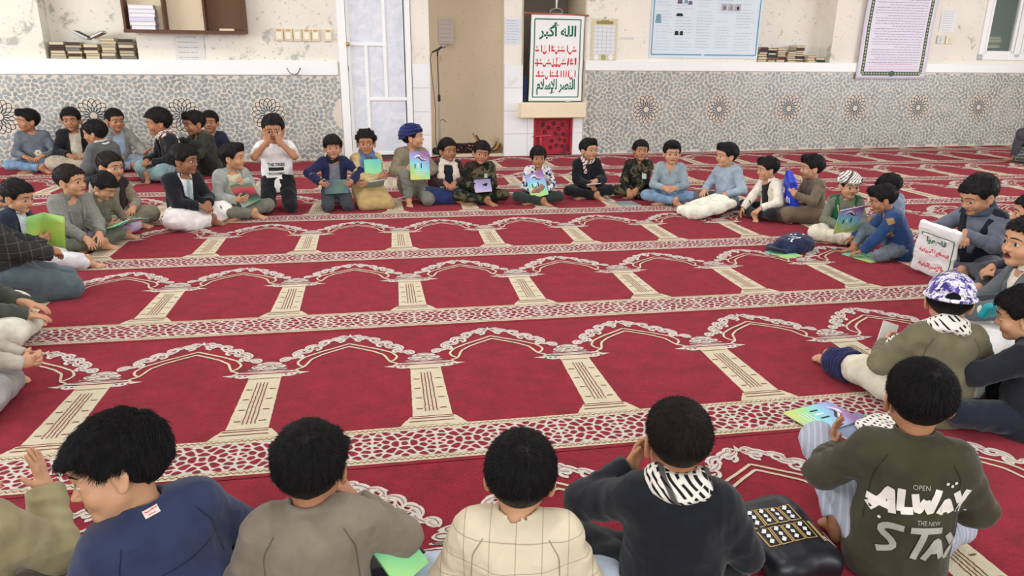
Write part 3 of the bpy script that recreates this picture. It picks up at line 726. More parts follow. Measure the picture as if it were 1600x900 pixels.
def motif():
    """one column-and-half-arches unit centred on the column; y measured from the foot of the shaft"""
    m = MB(); rg = random.Random(3); z1, z2, z3 = .0030, .0042, .0050
    def wob(P, a=.0012): return [(x+rg.uniform(-a, a), y+rg.uniform(-a, a)) for x, y in P]
    cnt = [0]
    def lift(): cnt[0] += 1; return (cnt[0] % 60)*1.5e-5      # no two tufted shapes share a level
    def fill(P, mi, z): e = lift(); m.poly([(x, y, z+e) for x, y in P], mi)
    rib0 = m.ribbon
    def rib(P, w, z, mi): rib0(P, w, z+lift(), mi)
    m.ribbon = rib
    def edge(x0, y0, x1, y1, n=14): return [(x0+(x1-x0)*i/n, y0+(y1-y0)*i/n) for i in range(n)]
    # shaft, foot and head (outline slightly ragged like tufted wool)
    fill(wob(edge(-.081,.0,.081,.0,6)+edge(.081,.0,.071,.475,26)+edge(.071,.475,-.071,.475,6)+edge(-.071,.475,-.081,.0,26)), 1, z1)
    fill(wob(edge(-.135,-.078,.135,-.078,10)+edge(.135,-.078,.118,-.048,3)+edge(.118,-.048,.092,-.006,4)+edge(.092,-.006,-.092,-.006,8)+edge(-.092,-.006,-.118,-.048,4)+edge(-.118,-.048,-.135,-.078,3)), 1, z1)
    fill(wob(edge(-.072,.47,.072,.47,5)+edge(.072,.47,.074,.520,3)+edge(.074,.520,-.074,.520,5)+edge(-.074,.520,-.072,.47,3)), 1, z2)
    for y in (-.020, -.046): m.ribbon(wob(edge(-.088+y*.2, y, .088-y*.2, y, 20)), .006, z2, 3)
    for x in (-.026,-.010,.006,.022): m.ribbon(wob(edge(x, .04, x*.9, .44, 40), .0016), .0042, z2, 3)
    for y in (.065,.165,.262,.36):
        for sx in (-1, 1): m.ribbon(wob(edge(sx*.036, y, sx*.066, y, 8), .002), .0065, z2, 3)
    m.ribbon(wob(edge(-.07,.472,.07,.472,18)), .003, z3, 3)
    # winged capital and urn
    lens = lambda cx, cy, a, b, n=18: [(cx+a*math.cos(t), cy+b*math.sin(t)*abs(math.sin(t))**.3) for t in np.linspace(0, 2*math.pi, n, endpoint=False)]
    fill(lens(0,.545,.145,.013), 2, z1); m.ribbon(wob(edge(-.11,.545,.11,.545,24), .003), .004, z2, 3)
    for sx in (-1, 1):
        fill([(sx*.072,.488),(sx*.110,.486),(sx*.150,.506),(sx*.195,.522),(sx*.150,.530),(sx*.110,.526),(sx*.072,.518)][::sx], 2, z1)
        for q in (.09,.115,.14): fill(lens(sx*q,.507,.007,.006,8), 3, z2)
    for cx, cy, a, b in ((0,.585,.040,.020),(-.045,.605,.035,.022),(.045,.605,.035,.022),(0,.635,.058,.024),(-.06,.575,.03,.008),(.06,.575,.03,.008)):
        fill(lens(cx, cy, a, b), 2, z1+.0003*(a*10)); m.ribbon([(cx+a*.6*math.cos(t), cy+b*.6*math.sin(t)) for t in np.linspace(.5, 5.5, 14)], .0038, z3, 3)
    fill(lens(0,.645,.035,.014), 2, z2+.0004)
    # pointed double arch line
    hw = CW/2
    out = smooth_path([(hw,.838),(.300,.795),(.225,.748),(.155,.692),(.128,.640),(.136,.602),(.163,.574)], 44)
    inn = smooth_path([(hw,.800),(.300,.758),(.240,.716),(.190,.662),(.176,.612),(.164,.574),(.140,.560),(.124,.542),(.150,.524)], 48)
    for sx in (-1, 1):
        for P in (out, inn): m.ribbon(wob([(sx*x, y) for x, y in P], .0008), .0115, z2, 1)
    # scrolling acanthus border above it
    path = smooth_path([(.050,.648),(.085,.690),(.130,.748),(.185,.812),(.250,.870),(.310,.912),(hw-.008,.940)], 60)
    tg = np.gradient(path, axis=0); tg /= np.linalg.norm(tg, axis=1)[:,None]; nn = np.stack([-tg[:,1], tg[:,0]], 1)
    for sx in (-1, 1):
        X = lambda p: (sx*p[0], p[1])
        for q, r_, sg in ((5,.024,1),(13,.027,-1),(21,.028,1),(30,.030,-1),(40,.029,1),(50,.030,-1)):
            c = path[q]+nn[q]*(.010*sg-.006); a0 = math.atan2(*tg[q][::-1])
            sp = [(c[0]+r_*(1-.72*t)*math.cos(a0+sg*(2.2-7.4*t)), c[1]+r_*(1-.72*t)*math.sin(a0+sg*(2.2-7.4*t))) for t in np.linspace(0, 1, 24)]
            m.ribbon([X(p) for p in sp], np.linspace(.016, .009, 24), z2, 2)
        for q0, q1, off, w_ in ((1,10,.020,.022),(7,16,-.016,.020),(12,24,.024,.020),(18,28,-.020,.018),(24,36,.026,.022),(31,42,-.014,.018),(36,48,.027,.021),(44,56,.016,.024),(48,59,-.016,.016),(52,59,.022,.020),(2,8,-.004,.018),(15,20,.004,.016),(34,38,.004,.014)):
            ts = np.arange(q0, q1+1); L_ = [path[t]+nn[t]*(off*math.sin(math.pi*(t-q0)/(q1-q0))**.7) for t in ts]
            wd = [1.35*w_*math.sin(math.pi*min(1, (t-q0+.6)/(q1-q0+.6)))**.7+.002 for t in ts]
            m.ribbon([X(p) for p in L_], wd, z1+.0004, 2)
            m.ribbon([X(p) for p in L_[1:-1]], .0024, z3, 0)
    fill([(-hw*0+hw-.012,.935),(hw,.972),(hw+.012,.935),(hw,.925)], 2, z2)
    m.ribbon = rib0; return m
def band_sites():
    p = CW/3; S = []
    for r_, n_, o_ in ((.020,6,0),(.047,8,.5),(.076,10,0)):
        for k in range(n_): a = 2*math.pi*(k+o_)/n_; S.append((r_*math.cos(a)*1.15, r_*math.sin(a)))
    S += [(p/2,0),(p/2,.036),(p/2,-.036),(p/2-.018,.062),(p/2-.018,-.062),(p/2+.018,.062),(p/2+.018,-.062),(p/2,.082),(p/2,-.082),(0,.094),(0,-.094),(.045,.084),(-.045,.084),(.045,-.084),(-.045,-.084)]
    S = [q for i, q in enumerate(S) if all(math.hypot(q[0]-t[0], q[1]-t[1]) > .012 for t in S[:i])]
    S += [(i*.0303-p/2, y) for i in range(8) for y in (-.113, .113)]
    F = [(x+k*p, y) for x, y in S if x > -p/2+1e-6 for k in (-2,-1,0,1,2)]
    return F, p
def strip_mesh(name, x0, x1, off):
    """strip coordinates: x along the row, y = 0 at the foot of the shafts"""
    m = MB(); mo = motif(); rg = random.Random(11)
    n0, n1 = math.ceil((x0-off+.05)/CW), math.floor((x1-off-.05)/CW)
    ya, yb = -.363+.003, CP-.363-.003
    m.box(((x0+x1)/2, (ya+yb)/2, -.004), ((x1-x0)/2, (yb-ya)/2, .006), m=0)
    m.box(((x0+x1)/2, (yb+ya)/2, -.006), ((x1-x0)/2, (yb-ya)/2+.0025, .0035), m=3)
    for k in range(n0, n1+1):
        b = len(m.v); m.v += [(x+off+k*CW, y, z) for x, y, z in mo.v]; m.f += [[i+b for i in f] for f in mo.f]; m.m += mo.m
    for y0, y1 in ((-.340,-.308),(-.113,-.080)):            # guard stripes with a small chain
        n = int((x1-x0)/.02); ed = [(x0+(x1-x0)*i/n, y0+rg.uniform(-.0012,.0012)) for i in range(n+1)]; eu = [(x0+(x1-x0)*i/n, y1+rg.uniform(-.0012,.0012)) for i in range(n+1)]
        for i in range(n): m.poly([ed[i]+(.003,), ed[i+1]+(.003,), eu[i+1]+(.003,), eu[i]+(.003,)], 1)
        yc = (y0+y1)/2; s_ = .0225
        for i in range(int((x1-x0)/s_)):
            x = x0+s_*i; m.ribbon([(x, yc-.007), (x+s_*.5, yc+.007), (x+s_, yc-.006)], .0034, .0045, 3)
    F, p = band_sites(); cl = cells(F, .0048, keep=lambda q: -p/2+1e-6 < q[0] <= p/2+1e-6 and abs(q[1]) < .1, rounds=1)
    yc = -.2105
    m.poly([(x0, yc-.0955, .0028), (x1, yc-.0955, .0028), (x1, yc+.0955, .0028), (x0, yc+.0955, .0028)], 2)
    for k in range(math.ceil((x0-off)/p)+1, math.floor((x1-off)/p)):
        for P in cl:
            m.poly([(x+off+k*p, yc+max(-.094, min(.094, y)), .0042) for x, y in P], 0)
    me = mesh_np(name, m.v, m.f, [M_red, M_cr, M_lw, M_dk], False, m.m); return me
def clip_mesh(me, pts_no):
    import bmesh
    bm = bmesh.new(); bm.from_mesh(me)
    for co, no in pts_no: bmesh.ops.bisect_plane(bm, geom=bm.verts[:]+bm.edges[:]+bm.faces[:], plane_co=co, plane_no=no, clear_outer=True)
    bm.to_mesh(me); bm.free(); me.update()
row_names = ['beneath the near boys', 'with the fallen booklets, second from the near edge', 'with unbroken near arches', 'with unbroken middle arches', 'in front of the facing boys', 'behind the facing boys', 'next to the wall row', 'along the panelled wall']
shared = strip_mesh('carpet_strip', -9, 13.9, 0)
for i, r_ in enumerate(range(-1, 7)):
    y0 = 2.6687+CP*r_; off = .1567-.0185*r_
    far = y0+CP-.363 > 9.9
    me = shared.copy() if far else shared
    o = link('prayer_carpet', me, None, (off, y0, 0))
    if far:
        P = wl(0, -.03, 0); clip_mesh(me, [((P[0]-off, P[1]-y0, 0), tuple(Wi))])
    tag(o, 'red prayer carpet strip, '+row_names[i], 'carpet', 'red prayer carpet strips')
# ------------------------------------------------------------------ writing
AR = {'ا':'FE8D FE8E','أ':'FE83 FE84','إ':'FE87 FE88','ب':'FE8F FE90 FE91 FE92','ة':'FE93 FE94','ت':'FE95 FE96 FE97 FE98','ر':'FEAD FEAE','س':'FEB1 FEB2 FEB3 FEB4','ص':'FEB9 FEBA FEBB FEBC','ض':'FEBD FEBE FEBF FEC0','ط':'FEC1 FEC2 FEC3 FEC4','ع':'FEC9 FECA FECB FECC','ق':'FED5 FED6 FED7 FED8','ك':'FED9 FEDA FEDB FEDC','ل':'FEDD FEDE FEDF FEE0','م':'FEE1 FEE2 FEE3 FEE4','ن':'FEE5 FEE6 FEE7 FEE8','ه':'FEE9 FEEA FEEB FEEC','و':'FEED FEEE','ي':'FEF1 FEF2 FEF3 FEF4','ئ':'FE89 FE8A FE8B FE8C'}
LIG = {'لا':('FEFB','FEFC'),'لإ':('FEF9','FEFA'),'لأ':('FEF7','FEF8')}
def arabic(s):
    out = []
    for w in s.split(' '):
        g, i, join = [], 0, False
        while i < len(w):
            if w[i:i+2] in LIG: g.append(chr(int(LIG[w[i:i+2]][1 if join else 0], 16))); join = False; i += 2; continue
            f = AR[w[i]].split(); nxt = i+1 < len(w)
            if len(f) == 4: k = (3 if nxt else 1) if join else (2 if nxt else 0); j = nxt
            else: k = 1 if join else 0; j = False
            g.append(chr(int(f[k], 16))); join = j; i += 1
        out.append(''.join(reversed(g)))
    return ' '.join(reversed(out))
def text2d(s, w=None, h=None, bold=0.0):
    """flat lettering as (verts 2-D, faces), fitted to w x h about its centre"""
    c = bpy.data.curves.new('lettering', 'FONT'); c.body = s; c.size = 1; c.resolution_u = 3; c.fill_mode = 'FRONT'; c.offset = bold
    o = bpy.data.objects.new('lettering', c); COL.objects.link(o); bpy.context.view_layer.update()
    me = o.to_mesh(); P = np.array([v.co[:2] for v in me.vertices]); F = [list(p.vertices) for p in me.polygons]
    o.to_mesh_clear(); bpy.data.objects.remove(o); bpy.data.curves.remove(c)
    if len(P) == 0: return np.zeros((0,2)), []
    lo, hi = P.min(0), P.max(0); P = P-(lo+hi)/2; d = hi-lo
    sx = (w/d[0]) if w else None; sy = (h/d[1]) if h else sx
    return P*np.array([sx or sy, sy]), F
def put_text(mb, s, place, cx, cy, w=None, h=None, m=0, bold=0.0):
    P, F = text2d(s, w, h, bold); b = len(mb.v)
    mb.v += [tuple(place(cx+x, cy+y)) for x, y in P]; mb.f += [[i+b for i in f] for f in F]; mb.m += [m]*len(F)
def scribble_line(mb, place, x0, x1, y, h, m, rg, z=0):
    """a line of print too small to read: short joined strokes"""
    x = x0
    while x < x1-.004:
        L = rg.uniform(.02, .09); e = min(x1, x+L); n = max(3, int((e-x)/.006))
        mb.ribbon([(x+(e-x)*i/n, y+rg.uniform(-.5,.5)*h*.55) for i in range(n+1)], h*.42, z, m, place); x = e+rg.uniform(.006,.018)

# ------------------------------------------------------------------ things on and along the wall
def wthing(name, u, z, label, cat, group=None, d=0.):
    o = bpy.data.objects.new(name, None); COL.objects.link(o); o.location = wl(u, d, z); o.rotation_euler = (0,0,WA); o.empty_display_size = .1
    return tag(o, label, cat, group)
def wsingle(mb, name, mats, u, z, label, cat, group=None, d=0., smooth=False):
    o = mb.make(name, mats, None, smooth); o.location = wl(u, d, z); o.rotation_euler = (0,0,WA); return tag(o, label, cat, group)
M_wood = N('dark_wood', .6, .3); M_wood.color(M_wood.mix(M_wood.noise(5, 4, .6, M_wood.scaled((1,1,9))), srgb(112,76,58), srgb(74,46,36))); M_wood = M_wood.mat
M_paper = plain('white_paper', srgb(232,234,238), .8); M_blueprint = plain('pale_blue_paper', srgb(208,222,236), .8); M_ink = plain('grey_print', srgb(150,156,166), .8); M_blk = plain('black_print', srgb(34,36,40), .7)
M_green = plain('green_ink', srgb(10,104,74), .7); M_redi = plain('red_ink', srgb(214,40,62), .7); M_gold = plain('brass', srgb(196,160,84), .35, .5, .8); M_steel = plain('steel', srgb(150,150,152), .35, .5, .8); M_blackm = plain('black_metal', srgb(26,26,28), .45, .4)
M_plas = plain('ivory_plastic', srgb(226,214,180), .4, .4); M_plas2 = plain('grey_plastic', srgb(206,208,204), .4, .4)

# wooden wall shelf with three bays
t = wthing('wall_shelf', -2.40, 1.68, 'dark wooden wall shelf with three open bays above the left panelling', 'shelf')
m = MB()
for z_ in (0.012, .80): m.box((0,-.11,z_),(.72,.11,.014), bev=.003)
for x_ in (-.71,.71): m.box((x_,-.11,.41),(.014,.11,.41), bev=.003)
m.make('frame', M_wood, t)
for x_ in (-.25,.23): m = MB(); m.box((x_,-.11,.41),(.013,.105,.385), bev=.003); m.make('divider', M_wood, t)
m = MB(); m.box((-.01,-.008,.41),(.70,.006,.39)); m.make('back_panel', [M_cream], t)
m = MB(); m.box((.475,-.022,.41),(.228,.006,.385)); m.make('door_panel', plain('brown_board', srgb(112,84,64), .7), t)
m = MB(); m.box((-.36+.35,-.215,.005),(.722,.006,.02)); m.make('front_lip', M_wood, t)
# ---- books
BOOKM = [plain('book_cover_%d' % i, srgb(*c), .6) for i, c in enumerate(((70,52,44),(40,60,52),(92,40,38),(52,58,70),(120,92,60),(36,34,38),(150,126,88)))]
M_pages = plain('book_pages', srgb(216,200,168), .8); M_pgw = plain('white_pages', srgb(226,226,226), .8)
def flat_book(w, dp, t, cm, pm=None):
    m = MB(); m.box((0,0,.0015),(w/2,dp/2,.0015), m=0); m.box((0,0,t-.0015),(w/2,dp/2,.0015), m=0); m.box((0,.003,t/2),(w/2-.004,dp/2-.007,t/2-.003), m=1)
    m.box((0,dp/2-.0015,t/2),(w/2,.0015,t/2), m=0); return mesh_np('book', m.v, m.f, [cm, pm or M_pages], False, m.m)
def stack(u, z, d, ths, w, dp, label, group, seed, spine_out=0.3, mats=None, pm=None, jit=.01):
    rg = random.Random(seed); zz = z
    for k, th in enumerate(ths):
        o = link('book', flat_book(w*rg.uniform(.92,1.04), dp, th, rg.choice(mats or BOOKM), pm), None, wl(u+rg.uniform(-jit,jit), d+rg.uniform(-jit,jit), zz), WA+rg.uniform(-.06,.06)+(math.pi if rg.random() < spine_out else math.pi*0)); zz += th+.0006
        tag(o, label % ord_name(k, len(ths)), 'book', group)
def ord_name(k, n):
    nm = ['lowest','second from the bottom','third from the bottom','fourth from the bottom','fifth from the bottom','sixth from the bottom','seventh from the bottom']
    return 'topmost' if k == n-1 and n > 1 else nm[min(k, 6)]
cols = [('leftmost',5.985,6,.036),('second',6.145,6,.034),('third',6.315,6,.034),('fourth',6.50,5,.032),('tallest rear',6.685,8,.033),('sixth',6.86,3,.032),('rightmost low',7.035,2,.034)]
for j, (nm, u, n, th) in enumerate(cols):
    rg = random.Random(j); dd = .10 if nm != 'tallest rear' else .17
    stack(u, 1.385, dd, [th*rg.uniform(.8,1.2) for _ in range(n)], .145 if nm != 'tallest rear' else .15, .2, 'worn book, %s in the '+nm+' stack of the right wall niche', 'books in the right wall niche', 20+j)
for j, (nm, u, n) in enumerate([('leftmost',-3.99,6),('second',-3.80,6),('middle',-3.60,5),('fourth',-3.40,7),('rightmost',-3.185,7)]):
    rg = random.Random(50+j)
    stack(u, 1.345, .12, [.034*rg.uniform(.8,1.2) for _ in range(n)], .17, .21, 'worn book, %s in the '+nm+' stack of the left wall niche', 'books in the left wall niche', 70+j, mats=BOOKM[:1]+[plain('pale_cover', srgb(176,164,140), .7), plain('grey_cover', srgb(120,118,110), .7)])
o = link('book', flat_book(.17,.22,.03,BOOKM[1],M_pgw), None, wl(-3.70,.10,1.62), WA); o.rotation_euler = (0,.5,WA); tag(o, 'grey book lying aslant on top of the left niche stacks', 'book')
o = link('book', flat_book(.16,.22,.028,plain('pale_cover', srgb(176,164,140), .7),M_pgw), None, wl(-3.50,.08,1.63), WA); o.rotation_euler = (0,-.45,WA); tag(o, 'pale book propped aslant beside the grey aslant book', 'book')
lav = plain('lavender_cover', srgb(206,204,222), .6)
stack(-2.905, 1.706, -.11, [.05,.045,.05,.05,.045,.05], .30, .18, 'white paper bundle, %s in the left bay of the wall shelf', 'paper bundles on the wall shelf', 91, mats=[lav], pm=M_pgw, jit=.004)
m = MB(); m.box((0,0,.014),(.09,.07,.014), bev=.004); wsingle(m, 'booklet', plain('cream_cover', srgb(222,206,170), .7), -1.92, 1.706, 'small cream booklet in the right bay of the wall shelf', 'book', d=-.11)

def sheet(name, u, z, w, h, mat, label, cat, lines=0, d=-.003, ink=None, tilt=0., group=None, seed=1):
    t = wthing(name, u, z, label, cat, group, d); m = MB()
    R = lambda x, y: (x*math.cos(tilt)-y*math.sin(tilt), -.001-.004*math.sin(x*9+y*7)**2, x*math.sin(tilt)+y*math.cos(tilt))
    m.grid(lambda a, b: R((a-.5)*w, (b-.5)*h), 8, 8); m.make('paper_sheet', mat, t, True)
    if lines:
        rg = random.Random(seed); q = MB()
        for k in range(lines): scribble_line(q, lambda x, y, z_: (lambda p: (p[0], p[1]-.0012, p[2]))(R(x, y)), -w*.40, w*rg.uniform(.2,.42), h*.42-h*.84*k/max(1, lines-1), h*.3/lines, 0, rg)
        q.make('print', ink or M_ink, t)
    return t
sheet('paper_notice', -2.42, 1.50, .36, .30, plain('faded_paper', srgb(222,220,214), .8), 'faded paper notice on the wall below the wooden shelf', 'notice', 5, seed=3)
sheet('paper_notice', 2.0-.08, 1.77, .23, .34, plain('bluish_paper', srgb(214,222,232), .8), 'pale blue printed sheet on the pillar left of the banner', 'notice', 9, seed=5)
sheet('paper_notice', 9.335, 2.06, .30, .34, M_paper, 'white printed sheet above the two wall switches', 'notice', 9, seed=6)
t = sheet('paper_notice', 1.09, 1.60, .23, .36, plain('grey_paper', srgb(196,186,180), .8), 'grey printed sheet inside the prayer niche', 'notice', 6, seed=7); t.location = wl(1.06, .63, 1.78)
m = MB()
for k in range(5): m.box((-.09+.045*k, -.002, .0), (.016,.002,.016))
wsingle(m, 'sticker_strip', M_plas2, 3.68, 1.70, 'short strip of pale stickers right of the hanging calendar', 'sticker')
# switches
nm6 = ['leftmost','second','third','fourth','fifth','rightmost']
for k in range(6):
    u = -1.285+.118*k+(.045 if k == 5 else 0)
    t = wthing('light_switch', u, 1.675, 'ivory wall switch, %s of six in a row left of the door' % nm6[k], 'switch', 'ivory switches left of the door')
    m = MB(); m.box((0,-.014,0),(.052,.014,.078), bev=.006); m.make('switch_plate', M_plas, t)
    m = MB(); m.box((0,-.032,-.012),(.034,.006,.045), bev=.004); m.make('rocker', plain('pale_rocker', srgb(238,232,214), .35), t)
    m = MB(); m.box((0,-.0295,.056),(.030,.002,.012)); m.make('indicator', plain('orange_label', srgb(206,160,120), .6) if k != 2 else M_plas2, t)
for k in range(2):
    t = wthing('wall_switch', 9.25+.17*k, 1.765, '%s square switch below the white sheet near the window' % ('left grey' if k == 0 else 'right pale'), 'switch', 'square switches near the window')
    m = MB(); m.box((0,-.012,0),(.075,.012,.065), bev=.005); m.make('switch_plate', M_plas2 if k == 0 else M_plas, t)
    m = MB(); m.box((0,-.027,0),(.022,.005,.036), bev=.003); m.make('rocker', M_plas2, t)
# hook above left panel
t = wthing('wall_hook', -1.13, 1.155, 'two pronged metal hook at the top of the left panelling', 'hook', None, -.05)
m = MB(); m.box((0,-.006,.012),(.03,.006,.012), bev=.002); m.make('plate', M_steel, t)
for sx in (-1, 1): m = MB(); m.tube([(sx*.02,-.012,.012),(sx*.05,-.05,.03),(sx*.085,-.06,.085)], .006); m.lathe([(.0,-.01),(.011,-.006),(.011,.006),(0,.01)], 10, (sx*.085,-.06,.088)); m.make('prong', M_blackm if sx > 0 else M_steel, t)
# ---- door in its frame
t = wthing('door_1', -.015, 0, None, None); struct(t)
m = MB(); wbox(m, -.51,-.40, -.03,.12, 0,2.35, bev=.006); wbox(m, .40,.475, -.03,.12, 0,2.35, bev=.006); wbox(m, -.51,.475, -.03,.12, 2.25,2.35, bev=.006)
fr = m.make('door_frame', M_white, t)
lf = MB(); 
def dpx(x, y): u_, z_ = None, None; d_ = ray(x, y); tt = ((WO-CPOS)@Wi)/(d_@Wi); P = CPOS+d_*tt; return float((P-WO)@Wt)+.015, float(P[2])
lf.box((.01,.06,1.16),(.375,.012,1.09))
M_dpan = N('marbled_door_panel', .35, .4); M_dpan.color(M_dpan.ramp(M_dpan.noise(5,6,.7,None,1.2), [(.35, srgb(204,212,222)), (.65, srgb(228,232,238))])); M_dpan = M_dpan.mat
leaf = lf.make('door_leaf', M_dpan, t)
bars = MB()
def bar(x0, y0, x1, y1, w=.022):
    a = dpx(x0, y0); b_ = dpx(x1, y1)
    if abs(a[0]-b_[0]) > abs(a[1]-b_[1]): bars.box(((a[0]+b_[0])/2, .042, (a[1]+b_[1])/2), (abs(a[0]-b_[0])/2+w, .014, w), bev=.004)
    else: bars.box(((a[0]+b_[0])/2, .042, (a[1]+b_[1])/2), (w, .013, abs(a[1]-b_[1])/2+w), bev=.004)
for q in ((547,238,547,-18),(637,238,637,-18),(547,240,637,240),(547,69,602,69),(578,155,637,155),(602,155,600,-18),(577,236,574,69)): bar(*q)
bars.make('door_bars', M_white, leaf)
m = MB(); a = dpx(541, 69); m.lathe([(0,-.0),(.024,.0),(.020,.012),(.010,.02),(.012,.035),(.026,.045),(.028,.06),(.016,.07),(0,.072)], 16, (a[0]+.02,.03,a[1]), R=rotx(math.pi/2)); m.make('door_handle', M_gold, t, True)
m = MB(); a = dpx(541, 107); m.box((a[0]+.02,.03,a[1]),(.012,.008,.035), bev=.003); m.make('lock_case', M_blackm, t)
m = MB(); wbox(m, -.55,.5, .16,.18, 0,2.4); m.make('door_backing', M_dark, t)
# ---- microphone stand
P0 = ground(681, 243); uS = float((P0-WO)@Wt); dS = -.24
t = wthing('microphone_stand', uS, 0, 'thin black microphone stand before the prayer niche', 'microphone stand', None, dS)
m = MB()
for a in (.3, 2.4, 4.5): m.tube([(0,0,.05),(.10*math.cos(a),.10*math.sin(a),.03),(.20*math.cos(a),.20*math.sin(a),.012)], .009)
m.lathe([(0,.0),(.022,.02),(.022,.09),(.014,.10),(0,.10)], 12, (0,0,.02)); m.make('base', M_blackm, t)
m = MB(); m.tube([(0,0,.1),(.0,0,.85)], .0125); m.make('lower_pole', M_steel, t)
m = MB(); m.tube([(0,0,.84),(-.01,0,1.42)], .0075); m.make('upper_pole', M_blackm, t)
m = MB(); m.lathe([(0,-.05),(.02,-.045),(.022,.03),(.013,.05),(0,.05)], 12, (0,0,.86)); m.tube([(0,0,.55),(.05,-.02,.57),(.09,-.03,.53)], .005); m.make('clutch', M_blackm, t)
m = MB(); m.tube([(-.01,0,1.42),(-.008,-.005,1.49)], .012); m.box((-.002,0,1.505),(.03,.012,.014), roty(-.5)); m.make('clip', M_blackm, t)
mic = MB(); mic.tube([(-.085,0,1.47),(.03,0,1.53),(.055,0,1.543)], [.010,.014,.017], 12); mc = mic.make('microphone', M_blackm, t, True)
m = MB(); m.lathe([(0,-.034),(.018,-.03),(.026,-.012),(.027,.008),(.018,.026),(0,.034)], 14, (.082,0,1.557), R=roty(1.1)); m.make('mesh_grille', M_steel, mc, True)
m = MB(); m.tube([(-.085,0,1.47),(-.11,.02,1.40),(-.085,.03,1.1),(-.05,.03,.7),(-.06,.03,.3),(-.03,.0,.10)], .005, 6); m.make('cable', M_blackm, t, True)
# ---- things left in the niche
rugm = N('dark_patterned_rug', .95, .1); f_ = rugm.n('ShaderNodeTexVoronoi', _Scale=26.0); rugm.l(rugm.coord(), f_.inputs['Vector'])
rugm.color(rugm.mix(rugm.ramp(f_.outputs['Distance'], [(.28,0),(.34,1)]), srgb(150,120,92), rugm.mix(rugm.ramp(rugm.noise(18,3),[(.45,0),(.55,1)]), srgb(60,36,34), srgb(34,30,34)))); rugm = rugm.mat
m = SDF(.008); m.box((0,0,.07),(.26,.12,.065),.03); P, Q = m.mesh(disp=((.012,.10),(.004,.03)), rng=np.random.default_rng(4), floor=.002)
o = link('folded_rug', mesh_np('rug', P, Q, rugm), None, wl(1.19,.20,.042), WA); tag(o, 'dark patterned rug folded on the floor of the prayer niche', 'rug')
t = wthing('curled_mat', 1.58, .042, 'brown and gold prayer mat curled up against the niche side', 'mat', None, .10)
cur = [(-.20,.27),(-.13,.17),(-.06,.09),(.02,.04),(.10,.035),(.15,.08),(.165,.14)]
m = MB(); cp = smooth_path(cur, 24); m.grid(lambda a, b: (cp[int(a*23)][0], -.10+.24*b, cp[int(a*23)][1]), 23, 6); mm = m.make('mat_cloth', plain('gold_mat', srgb(196,160,104), .9), t, True)
mm.modifiers.new('s', 'SOLIDIFY').thickness = .014
m = MB()
for b0 in (-.104, .138):
    m.tube([(x, b0, z_+.004) for x, z_ in cp], .012, 6)
for q in (.12,.3,.5,.68): i_ = int(q*23); m.tube([(cp[i_][0], -.10+.24*k/6, cp[i_][1]+.008) for k in range(7)], .009, 6)
m.make('mat_border', plain('maroon_edge', srgb(70,34,38), .9), t, True)
m = SDF(.006); m.ell((0,0,.05),(.055,.09,.05)); m.ell((.02,-.06,.035),(.04,.06,.035)); P, Q = m.mesh(disp=((.008,.05),), rng=np.random.default_rng(9), floor=.002)
o = link('black_bag', mesh_np('bag', P, Q, M_blackm), None, wl(.79,.06,.042), WA); tag(o, 'small black cloth bundle on the niche floor behind the stand', 'bag')
# ---- banner in front of the minbar recess
t = wthing('banner', 2.585, .80, 'white hanging banner with green and red Arabic lettering in a green border', 'banner', None, -.03)
BW, BH = .80, 1.205
def bsurf(x, y, off=0.): return (x*(1+.02*(1-y/BH))+.015*(y/BH-.5), -.012*math.sin(x*7+.8)*(1-.6*y/BH)-.006*math.sin(y*11+x*3)-.05*y/BH*0-off, y)
m = MB(); m.grid(lambda a, b: bsurf((a-.5)*BW, b*BH), 40, 40); mm = m.make('banner_cloth', plain('banner_vinyl', srgb(236,238,236), .45, .4), t, True); mm.modifiers.new('s', 'SOLIDIFY').thickness = -.003
q = MB(); pl = lambda x, y, z_: bsurf(x, y, .004+z_)
for P in ([(-.345,.06),(.345,.06)],[(-.345,1.145),(.345,1.145)],[(-.345,.06),(-.345,1.145)],[(.345,.06),(.345,1.145)]):
    a, b = np.array(P[0]), np.array(P[1]); q.ribbon([tuple(a+(b-a)*k/30) for k in range(31)], .016, 0, 0, pl)
q.make('border', M_green, t)
q = MB(); put_text(q, arabic('الله أكبر'), lambda x, y: bsurf(x, y, .005), 0, .985, .56, .24, bold=.030)
q.make('green_lettering', M_green, t); q = MB(); put_text(q, arabic('النصر للإسلام'), lambda x, y: bsurf(x, y, .005), 0, .205, .58, .23, bold=.030); q.make('green_lettering', M_green, t)
q = MB(); rg = random.Random(5)
for yc in (.74,.56,.385):                                  # three red lines of calligraphy, as brush strokes
    x = .29
    while x > -.29:
        kind = rg.random(); L = rg.uniform(.03,.075)
        if kind < .3: q.ribbon([(x, yc-.04+.011*k) for k in range(10)], [.016]*8+[.012,.006], 0, 0, pl); L = .032
        elif kind < .75:
            P = [(x-L*k/10, yc-.034+.018*math.sin(k*1.4+x*20)**2) for k in range(11)]; q.ribbon(P, .022, 0, 0, pl); q.ribbon([(x-L*.5+.012*math.cos(a), yc+.02+.012*math.sin(a)) for a in np.linspace(0,5,9)], .009, 0, 0, pl)
        else: q.ribbon([(x-L*.9*k/10, yc-.03-.035*math.sin(k/10*math.pi)) for k in range(11)], [.008+.016*math.sin(k/10*math.pi) for k in range(11)], 0, 0, pl)
        if rg.random() < .5: q.poly([pl(x-L*.4+a, yc+rg.choice((-.062,.055))+b, 0) for a, b in ((-.009,0),(0,-.009),(.009,0),(0,.009))], 0)
        x -= L+.006
q.make('red_lettering', M_redi, t)
m = MB(); m.tube([(-.50,-.005,1.222),(.47,-.005,1.205)], .012); m.make('top_rod', plain('rust_red_rod', srgb(170,92,76), .7), t)
t = wthing('hanging_hook', 2.56, 2.02, 'grey metal ring and white cord above the banner', 'hook', None, -.02)
